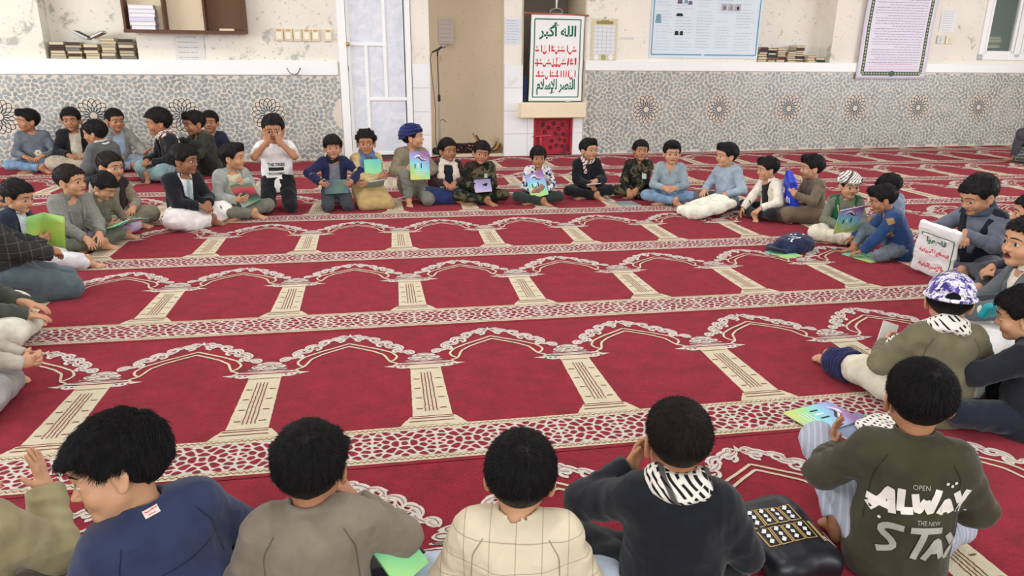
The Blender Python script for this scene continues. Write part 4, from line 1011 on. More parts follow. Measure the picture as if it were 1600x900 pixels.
m = MB(); m.tube([(.09*math.cos(a), -.01, .025+.045*math.sin(a)) for a in np.linspace(-.2,math.pi+.2,16)], .012); m.box((0,-.01,.0),(.10,.012,.012), bev=.003); m.make('ring', M_steel, t, True)
m = MB(); m.tube([(0,-.01,.07),(.005,-.01,.3),(.0,-.005,.62)], .014); m.make('cord', M_white, t, True)
m = SDF(.008); m.box((0,0,.16),(.035,.05,.18),.02); P, Q = m.mesh(disp=((.012,.07),), rng=np.random.default_rng(2))
o = link('blue_cloth', mesh_np('cloth', P, Q, cloth(srgb(52,66,108))), None, wl(2.135,.10,.81), WA); tag(o, 'dark blue cloth hanging left of the banner', 'cloth')
# ---- red metal hatch
t = wthing('metal_hatch', 2.565, .01, 'red metal hatch door with embossed flowers below the banner ledge', 'hatch', None, .0)
M_rm = N('red_painted_metal', .45, .4); M_rm.color(M_rm.mix(M_rm.ramp(M_rm.noise(9,4,.6),[(.5,0),(.62,.8)]), srgb(164,36,54), srgb(104,30,42))); M_rm = M_rm.mat
m = MB()
for c, h in (((-.29,.03,.275),(.018,.045,.275)),((.29,.03,.275),(.018,.045,.275)),((0,.03,.535),(.30,.045,.016)),((0,.03,.014),(.30,.045,.014))): m.box(c, h, bev=.004)
m.make('frame', M_rm, t)
lf_ = MB(); lf_.box((0,.05,.275),(.275,.012,.25), bev=.004); lfo = lf_.make('leaf', M_rm, t)
m = MB()
for cx, cz in ((-.15,.44),(.02,.46),(.16,.44),(-.06,.40),(.10,.38),(.05,.31),(-.12,.33),(.18,.30),(.12,.22),(.0,.20),(.16,.12),(-.02,.10),(.20,.2),(.07,.13)):
    for k in range(6):
        a = k*math.pi/3+cx*9; m.tube([(cx+.012*math.cos(a),.036,cz+.012*math.sin(a)),(cx+.028*math.cos(a+.3),.034,cz+.028*math.sin(a+.3))], [.006,.009], 6)
m.make('flower_relief', plain('dark_flowers', srgb(52,26,34), .6), lfo)
m = MB(); m.tube([(-.33,-.005,.27),(-.03,-.005,.285)], .010); m.tube([(-.19,-.005,.28),(-.19,-.005,.12)], .012); m.box((-.19,.01,.22),(.02,.02,.03), bev=.004); m.make('bolt', plain('worn_red', srgb(196,70,84), .5), t)
# ---- calendar board
t = wthing('calendar', 3.315, 1.68, 'cream hanging calendar board with ruled grey sheet right of banner', 'calendar', None, -.004)
m = MB(); m.box((0,-.006,0),(.20,.006,.29), bev=.004); m.make('board', plain('calendar_board', srgb(214,204,170), .6), t)
m = MB(); m.box((0,-.0145,-.005),(.165,.002,.20)); m.make('sheet', plain('sheet_grey', srgb(222,226,230), .7), t)
m = MB()
for k in range(7): m.box((0,-.0172,-.17+.055*k),(.165,.0005,.002))
for k in range(4): m.box((-.1+.066*k,-.0172,-.005),(.0015,.0005,.20))
m.make('ruling', M_ink, t)
m = MB(); m.box((0,-.0145,.235),(.13,.002,.022)); m.box((.0,-.0165,.26),(.06,.001,.008)); m.make('heading', plain('olive_print', srgb(150,138,90), .7), t)
m = MB()
for k in range(3): m.lathe([(0,-.002),(.040,-.002),(.040,0),(0,0)], 18, (-.115+.115*k,-.013,-.25), R=rotx(math.pi/2), m=k % 2)
m.make('roundels', [M_paper, plain('leaf_green_print', srgb(150,170,120), .7)], t)
m = MB(); m.tube([(-.02,-.01,.29),(0,-.012,.32),(.02,-.01,.29)], .004); m.make('hanger', M_steel, t)
# ---- large pale blue wall newspaper
t = wthing('wall_poster', 4.96, 1.43, 'large pale blue poster of printed columns and small photographs', 'poster', None, -.004)
m = MB(); PW, PH = 1.83, 1.25; m.grid(lambda a, b: ((a-.5)*PW-.0, -.002-.006*math.sin(a*5+b*4)**2, b*PH), 20, 12); m.make('poster_sheet', plain('poster_blue', srgb(214,228,236), .5), t, True)
q = MB(); pl = lambda x, y, z_: (x, -.009-z_, y)
for P in ([(-.88,.05),(-.88,1.2)],[(.88,.05),(.88,1.2)],[(-.88,.05),(-.05,.05)],[(.0,.05),(.88,.05)]): q.ribbon(P, .018, 0, 0, pl)
q.make('blue_border', plain('border_blue', srgb(96,160,196), .6), t)
q = MB(); rg = random.Random(8)
for c0, c1 in ((-.84,-.56),(-.52,-.22),(-.17,.10),(.16,.44),(.48,.80)):
    for k in range(26): 
        if rg.random() < .8: scribble_line(q, pl, c0, c1-rg.uniform(0,.1), 1.17-.042*k, .012, 0, rg)
q.make('columns_of_print', plain('faint_print', srgb(172,184,196), .7), t)
q = MB()
for x, y, w, h, mi in ((-.46,1.18,.09,.03,0),(-.46,1.07,.10,.03,0),(-.47,.97,.08,.05,0),(-.33,.97,.13,.045,0),(-.2,.97,.05,.03,0),(-.47,.82,.08,.09,1),(-.37,.82,.06,.08,2),(-.30,.79,.07,.05,1),(-.46,.62,.12,.04,0),(-.49,.36,.07,.06,0),(-.41,.36,.06,.06,0),(-.80,.56,.10,.12,2)): q.poly([pl(x-w/2,y-h/2,.001),pl(x+w/2,y-h/2,.001),pl(x+w*.35,y+h/2,.001),pl(x-w*.35,y+h/2,.001)], mi)
for j, (y, n) in enumerate(((1.06,4),(.90,3),(.74,3))):
    for k in range(n): x = .27+.115*k; q.poly([pl(x-.045,y-.05,.001),pl(x+.045,y-.05,.001),pl(x+.045,y+.05,.001),pl(x-.045,y+.05,.001)], 3+(j+k) % 2); q.poly([pl(x+.02*math.cos(a),y+.028*math.sin(a)-.008,.002) for a in np.linspace(0,2*math.pi,10,endpoint=False)], (j*2+k) % 3)
q.make('photographs', [M_blk, plain('print_plum', srgb(110,90,112), .7), plain('print_teal', srgb(120,156,172), .7), plain('print_lilac', srgb(176,172,186), .7), plain('print_sand', srgb(178,172,166), .7)], t)
# ---- long white poster with patterned green frame
t = wthing('framed_poster', 8.355, 1.135, 'long white printed poster with green chain border hanging over the ledge', 'poster', None, -.055)
def fs(x, y, off=0.): return (x+.02*(y/1.3)-.01, -.004-.006*math.sin(y*6)-.004*math.sin(x*4+1)-off, y)
FW, FH = 1.33, 1.45
m = MB(); m.grid(lambda a, b: fs((a-.5)*FW, b*FH), 16, 24); mm = m.make('poster_sheet', plain('lilac_white', srgb(226,222,236), .5), t, True); mm.modifiers.new('s', 'SOLIDIFY').thickness = -.002
pl = lambda x, y, z_: fs(x, y, .003+z_)
q = MB()
for P in ([(-.56,.085),(.56,.085)],[(-.56,.085),(-.56,1.45)],[(.56,.085),(.56,1.45)]):
    a, b = np.array(P[0]), np.array(P[1]); n = 40; q.ribbon([tuple(a+(b-a)*k/n) for k in range(n+1)], .062, 0, 0, pl); L = np.linalg.norm(b-a)
    for k in range(int(L/.05)):
        c = a+(b-a)*(k+.5)/int(L/.05); q.poly([pl(c[0]+dx, c[1]+dy, .0015) for dx, dy in ((-.016,0),(0,-.016),(.016,0),(0,.016))], 1)
q.poly([pl(.06*math.cos(a), .085+.045*math.sin(a), .002) for a in np.linspace(0,2*math.pi,16,endpoint=False)], 0)
q.make('chain_border', [plain('border_green', srgb(74,96,82), .6), plain('border_gold', srgb(206,204,160), .6)], t)
q = MB(); rg = random.Random(12)
for k in range(30): scribble_line(q, pl, -.49+(rg.uniform(0,.5) if k % 4 == 3 else rg.uniform(0,.06)), .49, 1.42-.040*k, .014, 0, rg)
q.make('printed_lines', plain('slate_print', srgb(96,94,110), .7), t)
q = MB()
for k in range(3): scribble_line(q, pl, -.46+.1*(k == 0), .48-.1*(k == 0), .235-.042*k, .012, 0, rg)
q.make('red_lines', plain('faded_red_print', srgb(206,110,126), .7), t)
# ---- window with books behind the glass
t = wthing('window_1', 10.06, 1.45, None, None); struct(t)
m = MB()
for c, h in (((.05,.05,.65),(.05,.07,.65)),((1.64,.05,.65),(.05,.07,.65)),((.85,.05,.05),(.85,.07,.05)),((.85,.05,1.27),(.85,.07,.04)),((.80,.05,.65),(.06,.07,.60)),((.14,.02,.66),(.03,.03,.56)),((.70,.02,.66),(.03,.03,.56)),((.42,.02,.12),(.29,.03,.03)),((.90,.01,.66),(.03,.03,.56)),((1.24,.01,.12),(.35,.03,.03))): m.box(c, h, bev=.006)
m.make('window_frame', M_white, t)
gl = N('window_glass', .06, .5); gl.color((.75,.85,.82,1)); gl.b.inputs['Transmission Weight'].default_value = .9; gl.b.inputs['IOR'].default_value = 1.05
m = MB(); m.box((.42,.03,.66),(.28,.003,.55)); m.box((1.24,.02,.66),(.34,.003,.55)); m.make('window_pane', gl.mat, t)
m = MB(); m.tube([(.88,-.03,.95),(.88,-.05,1.0),(.88,-.05,1.12)], .012); m.box((.88,-.02,.95),(.016,.01,.05), bev=.003); m.make('window_handle', M_white, t)
m = MB(); m.box((.85,.5,.65),(.9,.02,.7)); m.box((.85,.3,-.01),(.9,.22,.01)); m.make('window_backing', plain('dusky_green_wall', srgb(132,146,126), .9), t)
m = MB(); m.box((1.24,.10,.66),(.36,.01,.6)); m.make('window_blind', plain('pale_green_blind', srgb(206,222,204), .7), t)
stack(10.52, 1.46, .30, [.045,.05,.04,.05,.05,.045,.05,.04], .34, .26, 'large book, %s in the stack behind the window glass', 'books behind the window', 120, mats=[BOOKM[1],BOOKM[3],BOOKM[5],BOOKM[6]])
# ------------------------------------------------------------------ materials worn by the boys
def skin_mat(i):
    c = [(188,138,104),(172,122,90),(198,150,116),(148,104,76)][i]
    m = N('skin_tone_%s' % 'abcd'[i], .52, .35); f = m.noise(24, 3); b = srgb(*c)
    m.color(m.ramp(f, [(.3, tuple(x*.93 for x in b[:3])+(1,)), (.7, b)])); m.b.inputs['Subsurface Weight'].default_value = .08; m.b.inputs['Subsurface Radius'].default_value = (.01,.004,.002); return m.mat
SKIN = [skin_mat(i) for i in range(4)]
def hair_mat(name, c1, c2):
    m = N(name, .55, .18); v = m.scaled((1,1,.18)); m.color(m.ramp(m.noise(90, 3, .6, v), [(.35, srgb(*c1)), (.7, srgb(*c2))])); m.bump(m.noise(160, 3, .6, v), .45, .003); return m.mat
HAIR = hair_mat('black_hair', (12,11,12), (32,29,30)); HAIRB = hair_mat('brown_black_hair', (20,15,14), (42,33,29))
EYE = [plain('eye_white', srgb(206,196,188), .3, .4), plain('dark_iris', srgb(26,16,12), .12, .6), plain('lash_line', srgb(22,16,14), .6)]
LIP = [plain('lip', srgb(150,92,80), .5), plain('mouth_line', srgb(78,40,36), .6)]; BROW = plain('eyebrow_hair', srgb(26,20,18), .7)
def camo_mat():
    m = N('camouflage_cloth', .9, .15); f = m.noise(16, 2, .5, None, .8); g = m.noise(21, 2, .5, m.scaled((1,1.3,.8)), .6)
    c = m.ramp(f, [(0, srgb(24,30,28)), (.47, srgb(40,50,40)), (.56, srgb(92,84,60))], 'CONSTANT'); m.color(m.mix(m.ramp(g, [(.0,0),(.58,1)], 'CONSTANT'), c, srgb(58,42,34))); return m.mat
def plaid_mat(name, base, line, cell, axes=('X','Z'), w=.05, line2=None):
    m = N(name, .9, .15); x = m.xyz(); out = base if hasattr(base, 'node') else base
    col = m.mix(m.noise(12, 3), tuple(c*.9 for c in base[:3])+(1,), base)
    for a in axes:
        q = m.math('PINGPONG', m.math('MULTIPLY', x[a], 1/cell), .5); col = m.mix(m.ramp(q, [(0, .75), (w, 0)], 'LINEAR'), col, line)
        if line2 is not None:
            q2 = m.math('PINGPONG', m.math('ADD', m.math('MULTIPLY', x[a], 1/cell), .23), .5); col = m.mix(m.ramp(q2, [(0, .5), (w*.7, 0)]), col, line2)
    m.color(col); m.bump(m.noise(600, 1), .2, .002); return m.mat
def blotch_mat(name, base, cols, scale, th=.5):
    m = N(name, .9, .15); col = base
    for i, c in enumerate(cols):
        mp = m.n('ShaderNodeMapping'); mp.inputs['Location'].default_value = (i*3.7, i*1.9, i*5.1); m.l(m.coord(), mp.inputs[0])
        v = m.n('ShaderNodeTexVoronoi', _Scale=scale*(1+.15*i), _Randomness=1.0); m.l(mp.outputs[0], v.inputs['Vector'])
        w = m.n('ShaderNodeSeparateColor'); m.l(v.outputs['Color'], w.inputs[0]); col = m.mix(m.math('MULTIPLY', m.math('LESS_THAN', v.outputs['Distance'], th), m.math('GREATER_THAN', w.outputs[0], .35)), col, c)
    m.color(col); return m.mat
def keffiyeh_mat(name, dark, scale=46, bands=1.):
    m = N(name, .9, .15); x = m.xyz(); a = m.math('ADD', x['X'], x['Z']); b = m.math('SUBTRACT', x['Y'], x['Z'])
    p = m.math('PINGPONG', m.math('MULTIPLY', a, scale), .5); q = m.math('PINGPONG', m.math('MULTIPLY', b, scale), .5)
    k = m.math('MULTIPLY', m.ramp(p, [(.18,1),(.26,0)]), m.ramp(q, [(.10,0),(.16,1)] if bands else [(.26,0),(.32,1)])); big = m.ramp(m.math('PINGPONG', m.math('MULTIPLY', m.math('ADD', x['X'], m.math('MULTIPLY', x['Z'], .6)), 9), .5), [(.06,.9*bands),(.09,0)])
    m.color(m.mix(m.math('MAXIMUM', k, big), srgb(228,222,214), dark)); return m.mat
def stripe_mat(name, c1, c2, n, ax='X'):
    m = N(name, .9, .15); x = m.xyz(); m.color(m.mix(m.ramp(m.math('PINGPONG', m.math('MULTIPLY', x[ax], n), .5), [(.12,1),(.2,0)]), c1, c2)); m.bump(m.noise(500,1), .2, .002); return m.mat
C = lambda r, g, b, **k: cloth(srgb(r, g, b), **k)
CAMO = camo_mat(); KEF = keffiyeh_mat('black_white_scarf', srgb(30,28,30)); KEF2 = keffiyeh_mat('spotted_scarf', srgb(36,36,38), 42, 0.); KEFBR = keffiyeh_mat('brown_scarf', srgb(110,60,48), 26)

PEOPLE = {}
def world_fn(o, s):
    M = o.matrix_basis.copy()
    def f(p): q = M @ Vector([c*s for c in p]); return np.array(q)
    return f
def boy(label, hpx=None, at=None, cy=None, s=None, rel=0., cd=.30, skin=0, hairm=None, tops=(), bottom=None, gaze=(0,0), mouth=0, near=False, nstr=1300, face=True, group=None, seed=None, **kw):
    seed = len(PEOPLE)+1 if seed is None else seed
    b = build_boy(seed=seed, top=[t for t in tops], bottom=bottom, mouth=mouth, strands=nstr, **kw)
    def place(s):
        g = ground(*hpx, z=b.hc[2]*s) if hpx else ground(*at)
        for _ in range(3):
            c = -V3(g[0], g[1], 0); c /= np.linalg.norm(c); r = V3(-c[1], c[0], 0)*-1
            r = V3(-c[1], c[0], 0)             # towards the picture's right as seen from the camera
            f = c*math.cos(math.radians(rel))+r*math.sin(math.radians(rel)); rz = math.atan2(-f[0], f[1])
            if hpx: o_ = rotz(rz) @ V3(b.hc[0], b.hc[1], 0)*s; P = V3(g[0]-o_[0], g[1]-o_[1], 0)
            else: P = g
        return P, rz, c
    if s is None:
        lo, hi = .7, 1.35
        for _ in range(30):
            s = (lo+hi)/2; P, rz, c = place(s); y = project(P+c*cd*s)[1]
            if y > cy: hi = s      # too close: a smaller boy sits farther off
            else: lo = s
        s = min(max(s, .84), 1.22)
    P, rz, c = place(s)
    sk = SKIN[skin]; o = link('person', mesh_np('person', b.body[0]*s, b.body[1], sk), None, tuple(P), rz)
    tag(o, label, 'person', group)
    hm = hairm or HAIR
    if b.hair:
        ho = link('hair', mesh_np('hair', b.hair[0]*s, b.hair[1], hm), o)
        if nstr: add_strands(b, s, hm, ho, nstr, seed)
    if b.bottom: link(bottom[2] if len(bottom) > 2 else 'trousers', mesh_np('trousers', b.bottom[0]*s, b.bottom[1], bottom[1]), o)
    ct = []
    for tp, m in b.tops: ct.append(link(tp.get('name', tp['kind']), mesh_np(tp['kind'], m[0]*s, m[1], tp['mat']), o))
    if face: face_marks(b, s, gaze, mouth, BROW, EYE, LIP, o)
    b.s = s; b.o = o; b.P = P; b.rz = rz; b.Wd = lambda p: P + rotz(rz) @ (np.asarray(p, float)*s); b.RW = rotz(rz); b.clothes = ct
    PEOPLE[len(PEOPLE)] = b
    f = [round(float(v)) for q in (b.Wd(b.hc), b.P+c*cd*s) for v in project(q)]
    if 0: print('PERSON', len(PEOPLE), label[:48], 's=%.2f' % s, 'P', P.round(2)[:2], 'head', f[:2], 'contact', f[2:])
    return b
def add_strands(b, s, hm, parent, n, seed, L=.022):
    """loose hairs over the cap, combed from the whorl at the back of the crown"""
    rg = np.random.default_rng(seed+99); pts, quads = b.hair; A = pts[quads]
    nr = np.cross(A[:,2]-A[:,0], A[:,3]-A[:,1]); ar = np.linalg.norm(nr, axis=1); nr = nr/(ar[:,None]+1e-12)
    out = ((A.mean(1)-b.hc)*nr).sum(1) > 0; nr[~out] *= 1; p = ar*out*(nr[:,2] > -.30); p /= p.sum(); idx = rg.choice(len(A), n, p=p)
    u, v = rg.random((n,1)), rg.random((n,1)); P = (A[idx,0]*(1-u)+A[idx,1]*u)*(1-v)+(A[idx,3]*(1-u)+A[idx,2]*u)*v; Nn = nr[idx]
    wh = b.hc + (b.Rh*HS) @ V3(.012,-.075,.088); D = P-wh; D += np.array([0,0,-.02]); D -= (D*Nn).sum(1)[:,None]*Nn; D /= np.linalg.norm(D, axis=1)[:,None]+1e-9
    L = L if n > 3000 else .017
    D += rg.normal(0, .16, D.shape); k = 5; pos = np.zeros((n, k, 3)); ln = L*rg.uniform(.6, 1.3, (n,1))*np.clip(1-.9*np.maximum(0, .15-Nn[:,2:3]), .5, 1)
    for j in range(k):
        t = j/(k-1); pos[:,j] = P + D*ln*t + Nn*(.0042*math.sin(t*2.2)-.0006) - Nn*((ln*t)**2/.21) + b.rng.normal(0, .0006, (n,3))*t
    c = bpy.data.hair_curves.new('hair_strands'); c.add_curves([k]*n); c.attributes['position'].data.foreach_set('vector', (pos*s).astype(np.float32).ravel())
    ra = c.attributes.get('radius') or c.attributes.new('radius', 'FLOAT', 'POINT'); ra.data.foreach_set('value', np.tile(np.linspace(.00055,.00015,k)*(1 if n > 3000 else 1.7), n).astype(np.float32))
    c.materials.append(hm); o = bpy.data.objects.new('hair_strands', c); COL.objects.link(o); o.parent = parent
def sdf_part(b, name, vox, fill, mat, parent=None, disp=((.003,.03),), seed=1, floor=.003):
    g = SDF(vox); fill(g); p, q = g.mesh(disp=disp, rng=np.random.default_rng(seed), floor=floor)
    return link(name, mesh_np(name, p*b.s, q, mat), parent or b.o)
def scarf(b, mat, name='scarf', ends=(), fat=1.0, seed=1, drop=0.):
    nb, Rt = b.nb, b.Rt
    def fill(g):
        for j in range(2):
            for a in np.linspace(0, 2*math.pi, 22, endpoint=False):
                q = nb + Rt @ V3((.062+.010*j)*math.cos(a), -.004+(.058+.012*j)*math.sin(a), .018-.024*j+.010*math.sin(a*2+seed)-.022*math.sin(a)*(1-.4*j)-drop)
                g.ell(q, np.array([.026,.026,.020])*fat, None, k=.012)
        for path, w in ends:
            for k in range(len(path)-1): g.cone(b.T(*path[k]), b.T(*path[k+1]), w, w, k=.02, flat=(nrm(b.Rt @ V3(0,1,.1)), .42))
    return sdf_part(b, name, .005, fill, mat, disp=((.004,.028),(.002,.012)), seed=seed)
def collar_band(b, mat): pass
def seams(b, lines, mat, g=0):
    for P in lines: decal(b, b.clothes[g], 'seam', lambda m, pl, P=P: m.ribbon(smooth_path(P, 26), .0030, 0, 0, pl), b.T(0, -.1, 0), b.Rt @ V3(1,0,0), b.Rt @ V3(0,0,1), b.Rt @ V3(0,-1,0), mat, .0012)
def lapels(b, g, mat, w=.026, z0=.10):
    for sx in (-1, 1):
        def dr(m, pl, sx=sx):
            P = [(-sx*(.034+.030*t), z0+(.325-z0)*t) for t in np.linspace(0, 1, 12)]; W = [w*(.25+.95*math.sin(min(1, t*1.5)*1.45)) if t < .82 else w*(.9-1.6*(t-.82)) for t in np.linspace(0, 1, 12)]
            m.ribbon(P, W, 0, 0, pl)
        o = decal(b, b.clothes[g], 'lapel', dr, b.T(0, .1, 0), b.Rt @ V3(-1,0,0), b.Rt @ V3(0,0,1), b.Rt @ V3(0,1,0), mat, .004); o.modifiers.new('s', 'SOLIDIFY').thickness = .004
# ------------------------------------------------------------------ booklets
def cover_mat(name, stops, swoosh=True):
    m = N(name, .35, .4); x = m.xyz(); t = m.math('ADD', m.math('MULTIPLY', x['Y'], 3.4), m.math('ADD', m.math('MULTIPLY', x['X'], 1.6), m.math('MULTIPLY', m.math('SUBTRACT', m.noise(9, 2), .5), .35)))
    m.color(m.ramp(m.math('ADD', t, .5), stops)); return m.mat
CV_RAIN = cover_mat('rainbow_print', [(.02, srgb(196,214,110)), (.28, srgb(150,214,150)), (.50, srgb(130,210,222)), (.72, srgb(150,160,214)), (.95, srgb(142,96,150))])
CV_GREEN = cover_mat('lime_print', [(.1, srgb(150,186,70)), (.5, srgb(176,208,96)), (.9, srgb(140,190,110))])
CV_MINT = cover_mat('mint_print', [(.1, srgb(186,226,130)), (.5, srgb(140,222,160)), (.9, srgb(110,206,196))])
CV_GREY = cover_mat('grey_teal_print', [(.1, srgb(150,170,168)), (.5, srgb(120,146,140)), (.9, srgb(136,150,170))])
CV_LILAC = cover_mat('lilac_print', [(.1, srgb(176,168,206)), (.9, srgb(150,142,184))])
CV_DARK = cover_mat('dark_blue_print', [(.1, srgb(96,132,146)), (.4, srgb(110,150,130)), (.9, srgb(84,88,130))])
CV_SLATE = cover_mat('slate_print', [(.1, srgb(100,112,140)), (.9, srgb(130,146,176))])
M_bpage = plain('booklet_pages', srgb(236,236,230), .8)
def booklet(label, pos, xd, yd, cover=None, w=.165, h=.235, t=.008, opened=0., art=True, face_up=True, group='booklets'):
    """closed or opened booklet; xd along the width, yd along the height, cover facing their cross product"""
    xd = nrm(xd); yd = np.asarray(yd, float); yd = nrm(yd-(yd@xd)*xd); zd = np.cross(xd, yd); cover = cover or CV_RAIN
    m = MB()
    if opened: pass
    m.box((0,0,t-.0006),(w/2,h/2,.0006)); m.box((0,0,.0006),(w/2,h/2,.0006)); m.box((-w/2+.0006,0,t/2),(.0006,h/2,t/2))
    o = m.make('booklet', cover); o.matrix_world = Matrix(((xd[0],yd[0],zd[0],pos[0]),(xd[1],yd[1],zd[1],pos[1]),(xd[2],yd[2],zd[2],pos[2]),(0,0,0,1)))
    tag(o, label, 'book', group)
    p = MB(); p.box((.001,0,t/2),(w/2-.003,h/2-.002,t/2-.0012)); p.make('pages', M_bpage, o)
    if art:
        q = MB(); pl = lambda x, y, z_: (x, y, t+.0006+z_)
        q.ribbon([(-.05+.11*k/14, .075+.022*math.sin(k/14*5)) for k in range(15)], [.004+.012*math.sin(k/14*math.pi) for k in range(15)], 0, 0, pl)
        q.ribbon([(-.03+.08*k/14, .060+.018*math.sin(k/14*5+.6)) for k in range(15)], [.003+.008*math.sin(k/14*math.pi) for k in range(15)], 0.0002, 1, pl)
        q.ribbon([(.00+.06*k/14, .082-.03*k/14+.010*math.sin(k/14*6)) for k in range(15)], .007, .0004, 2, pl)
        for k in range(3): q.ribbon([(-.045+.03*k, .018-.008*j+.004*math.sin(j*2+k)) for j in range(6)], .010, 0, 1 if k != 1 else 0, pl); 
        rg = random.Random(len(label))
        for k in range(3): scribble_line(q, pl, -.05, .06-.012*k, -.05-.018*k, .010, 0, rg)
        q.make('cover_art', [M_paper, plain('cover_black', srgb(40,44,54), .5), plain('cover_red', srgb(170,52,60), .5)], o)
    return o
def open_book(label, pos, xd, yd, cover, w=.16, h=.23, fold=.35, group='booklets'):
    """booklet lying or held open: two leaves meeting at the spine"""
    xd = nrm(xd); yd = np.asarray(yd, float); yd = nrm(yd-(yd@xd)*xd); zd = np.cross(xd, yd)
    f = lambda off: (lambda a, b: ((a-.5)*2*w*math.cos(fold), (b-.5)*h, abs((a-.5)*2)*w*math.sin(fold)-.02*math.sin(abs(a-.5)*2*math.pi)*0+off))
    m = MB(); m.grid(f(0), 16, 4); o = m.make('booklet', cover, None, True); o.modifiers.new('s', 'SOLIDIFY').thickness = .0015
    o.matrix_world = Matrix(((xd[0],yd[0],zd[0],pos[0]),(xd[1],yd[1],zd[1],pos[1]),(xd[2],yd[2],zd[2],pos[2]),(0,0,0,1))); tag(o, label, 'book', group)
    p = MB(); 
    for sx in (0, 1):
        p.grid(lambda a, b, sx=sx: f(.004+.006*math.sin(math.pi*a))((.02+.46*a) if sx == 0 else (.52+.46*a), .015+.97*b), 10, 2)
    p.make('pages', M_bpage, o, True)
    q = MB(); rg = random.Random(len(label)); pl = lambda x, y, z_: (x, y, f(.0125)(x/(2*w*math.cos(fold))+.5, 0)[2])
    for sx in (-1, 1):
        for k in range(9): scribble_line(q, pl, sx*w*.5-w*.32, sx*w*.5+w*.30, h*.36-h*.085*k, .008, 0, rg)
    q.make('print', M_ink, o); return o
# lettering laid onto cloth
def cloth_bvh(o):
    me = o.data; n = len(me.vertices); co = np.empty(n*3, np.float32); me.vertices.foreach_get('co', co); co = co.reshape(-1,3)
    return BVHTree.FromPolygons([Vector(p) for p in co.tolist()], [tuple(p.vertices) for p in me.polygons])
def decal(b, garment, name, build, origin, xd, yd, nd, mats, off=.0022):
    """build(mb, place) draws flat in metres; the drawing is dropped along -nd onto the garment (local coordinates)"""
    bv = cloth_bvh(garment); origin = np.asarray(origin, float)*b.s; xd, yd, nd = nrm(xd), nrm(yd), nrm(nd); m = MB()
    def place(x, y, z_=0.):
        p = origin+xd*x*b.s+yd*y*b.s+nd*.25; h = bv.ray_cast(Vector(p), Vector(-nd)); q = np.array(h[0]) if h[0] is not None else origin+xd*x*b.s+yd*y*b.s
        return tuple(q+nd*(off+z_))
    build(m, place); return m.make(name, mats, garment)
# ------------------------------------------------------------------ everyone in the circle
JK = lambda mat, **k: dict(dict(kind='jacket', name='jacket', mat=mat, inf=.007, v=(.070,.022,.02), collar=(.018,.006)), **k)
SH = lambda mat, **k: dict(dict(kind='shirt', name='shirt', mat=mat, inf=-.003, collar=(.013,.005), open=.4), **k)
TE = lambda mat, **k: dict(dict(kind='sweater', name='sweater', mat=mat, inf=.0), **k)
black = C(24,26,30); white = C(232,232,230); navy = C(34,38,74); dkgrey = C(58,62,68); jeans = C(112,138,166, name='pale_denim', var=.3); khaki = C(134,126,104); cream = C(222,214,194); olive = C(58,56,40)
hold = lambda x, y, z, fx=-.2, fz=.5: ((x,y,z),(fx,.75,fz),(-.9,-.25,.3),.8)
def arms_m(r, l): return (r, l)
# ---- far side, left to right
c7 = boy('boy in a white printed t-shirt kneeling with both hands over his eyes', (427,202), cy=336, rel=-4, cd=.27, pose='highkneel', hair='short', arms=('face','face'), head=(.05,.15,0), skin=1,
    tops=[dict(kind='tshirt', name='t_shirt', mat=white, arm='short', inf=.004, low=.17)], bottom=('trousers', black), lean=.03)
def dr(m, pl):
    put_text(m, 'THE TRIBE', lambda x, y: pl(x, y), 0, .028, .15, .026, bold=.02); put_text(m, 'ACADEMY', lambda x, y: pl(x, y), 0, -.052, .14, .022, bold=.02)
    m.grid(lambda a, c_: pl((a-.5)*.13, -.026+.03*c_), 10, 4)
decal(c7, c7.clothes[0], 'shirt_print', dr, c7.T(.0,.09,.125), c7.Rt @ V3(-1,0,0), c7.Rt @ V3(0,0,1), c7.Rt @ V3(0,1,0), M_blk, .006)
c6 = boy('boy in a navy jacket with black collar kneeling with a booklet across his lap', (520,230), cy=333, rel=4, cd=.33, pose='kneel', hair='mop', fringe=.020, gaze=(.4,0), arms=(((.16,.20,.30),(-.5,.8,-.2),(-.8,-.3,.2),.6,(1,-.2,.1)), ((-.16,.20,.30),(.5,.8,-.2),(.8,-.3,.2),.6,(-1,-.2,.1))),
    tops=[SH(C(112,116,124), collar=None), JK(navy, v=(.062,.050,.0), low=.15)], bottom=('trousers', dkgrey), lean=.05)
scarf(c6, black, 'collar', fat=.50, seed=3, drop=.012)
booklet('rainbow booklet held level across the lap by the boy in the navy jacket', c6.Wd((.0,.235,.26)), c6.RW@V3(0,.22,.97), c6.RW@V3(1,0,0), CV_DARK, w=.135, h=.22, art=False)
c5 = boy('curly haired boy in a mustard robe with blue scarf hugging two booklets', (572,223), cy=329, rel=18, cd=.30, pose='kneel', hair='curly', hairlen=.010, head=(-.35,.05,0), gaze=(-.8,0), skin=1, arms=(((-.06,.18,.30),(-1,.15,.1),(0,-1,0),.4,(.8,.3,-.8)), ((.06,.20,.25),(1,.15,-.05),(0,-1,0),.4,(-.8,.3,-.8))),
    tops=[TE(C(190,168,118), inf=.004, collar=(.013,.005), open=.4)], bottom=('wrap', C(182,156,104), 'robe_skirt'), lean=.10)
scarf(c5, C(88,118,158), 'scarf', ends=([(.06,.075,.30),(.075,.105,.20),(.078,.115,.08)], .028) and [([(.06,.075,.30),(.078,.105,.20),(.082,.115,.06)],.030),([(-.06,.075,.30),(-.080,.105,.20),(-.085,.115,.05)],.030)], fat=.8, seed=5)
booklet('green booklet hugged to the chest of the curly haired boy', c5.Wd((-.02,.150,.36)), c5.RW@V3(-1,.1,0), c5.RW@V3(.05,-.1,1), CV_MINT, art=False)
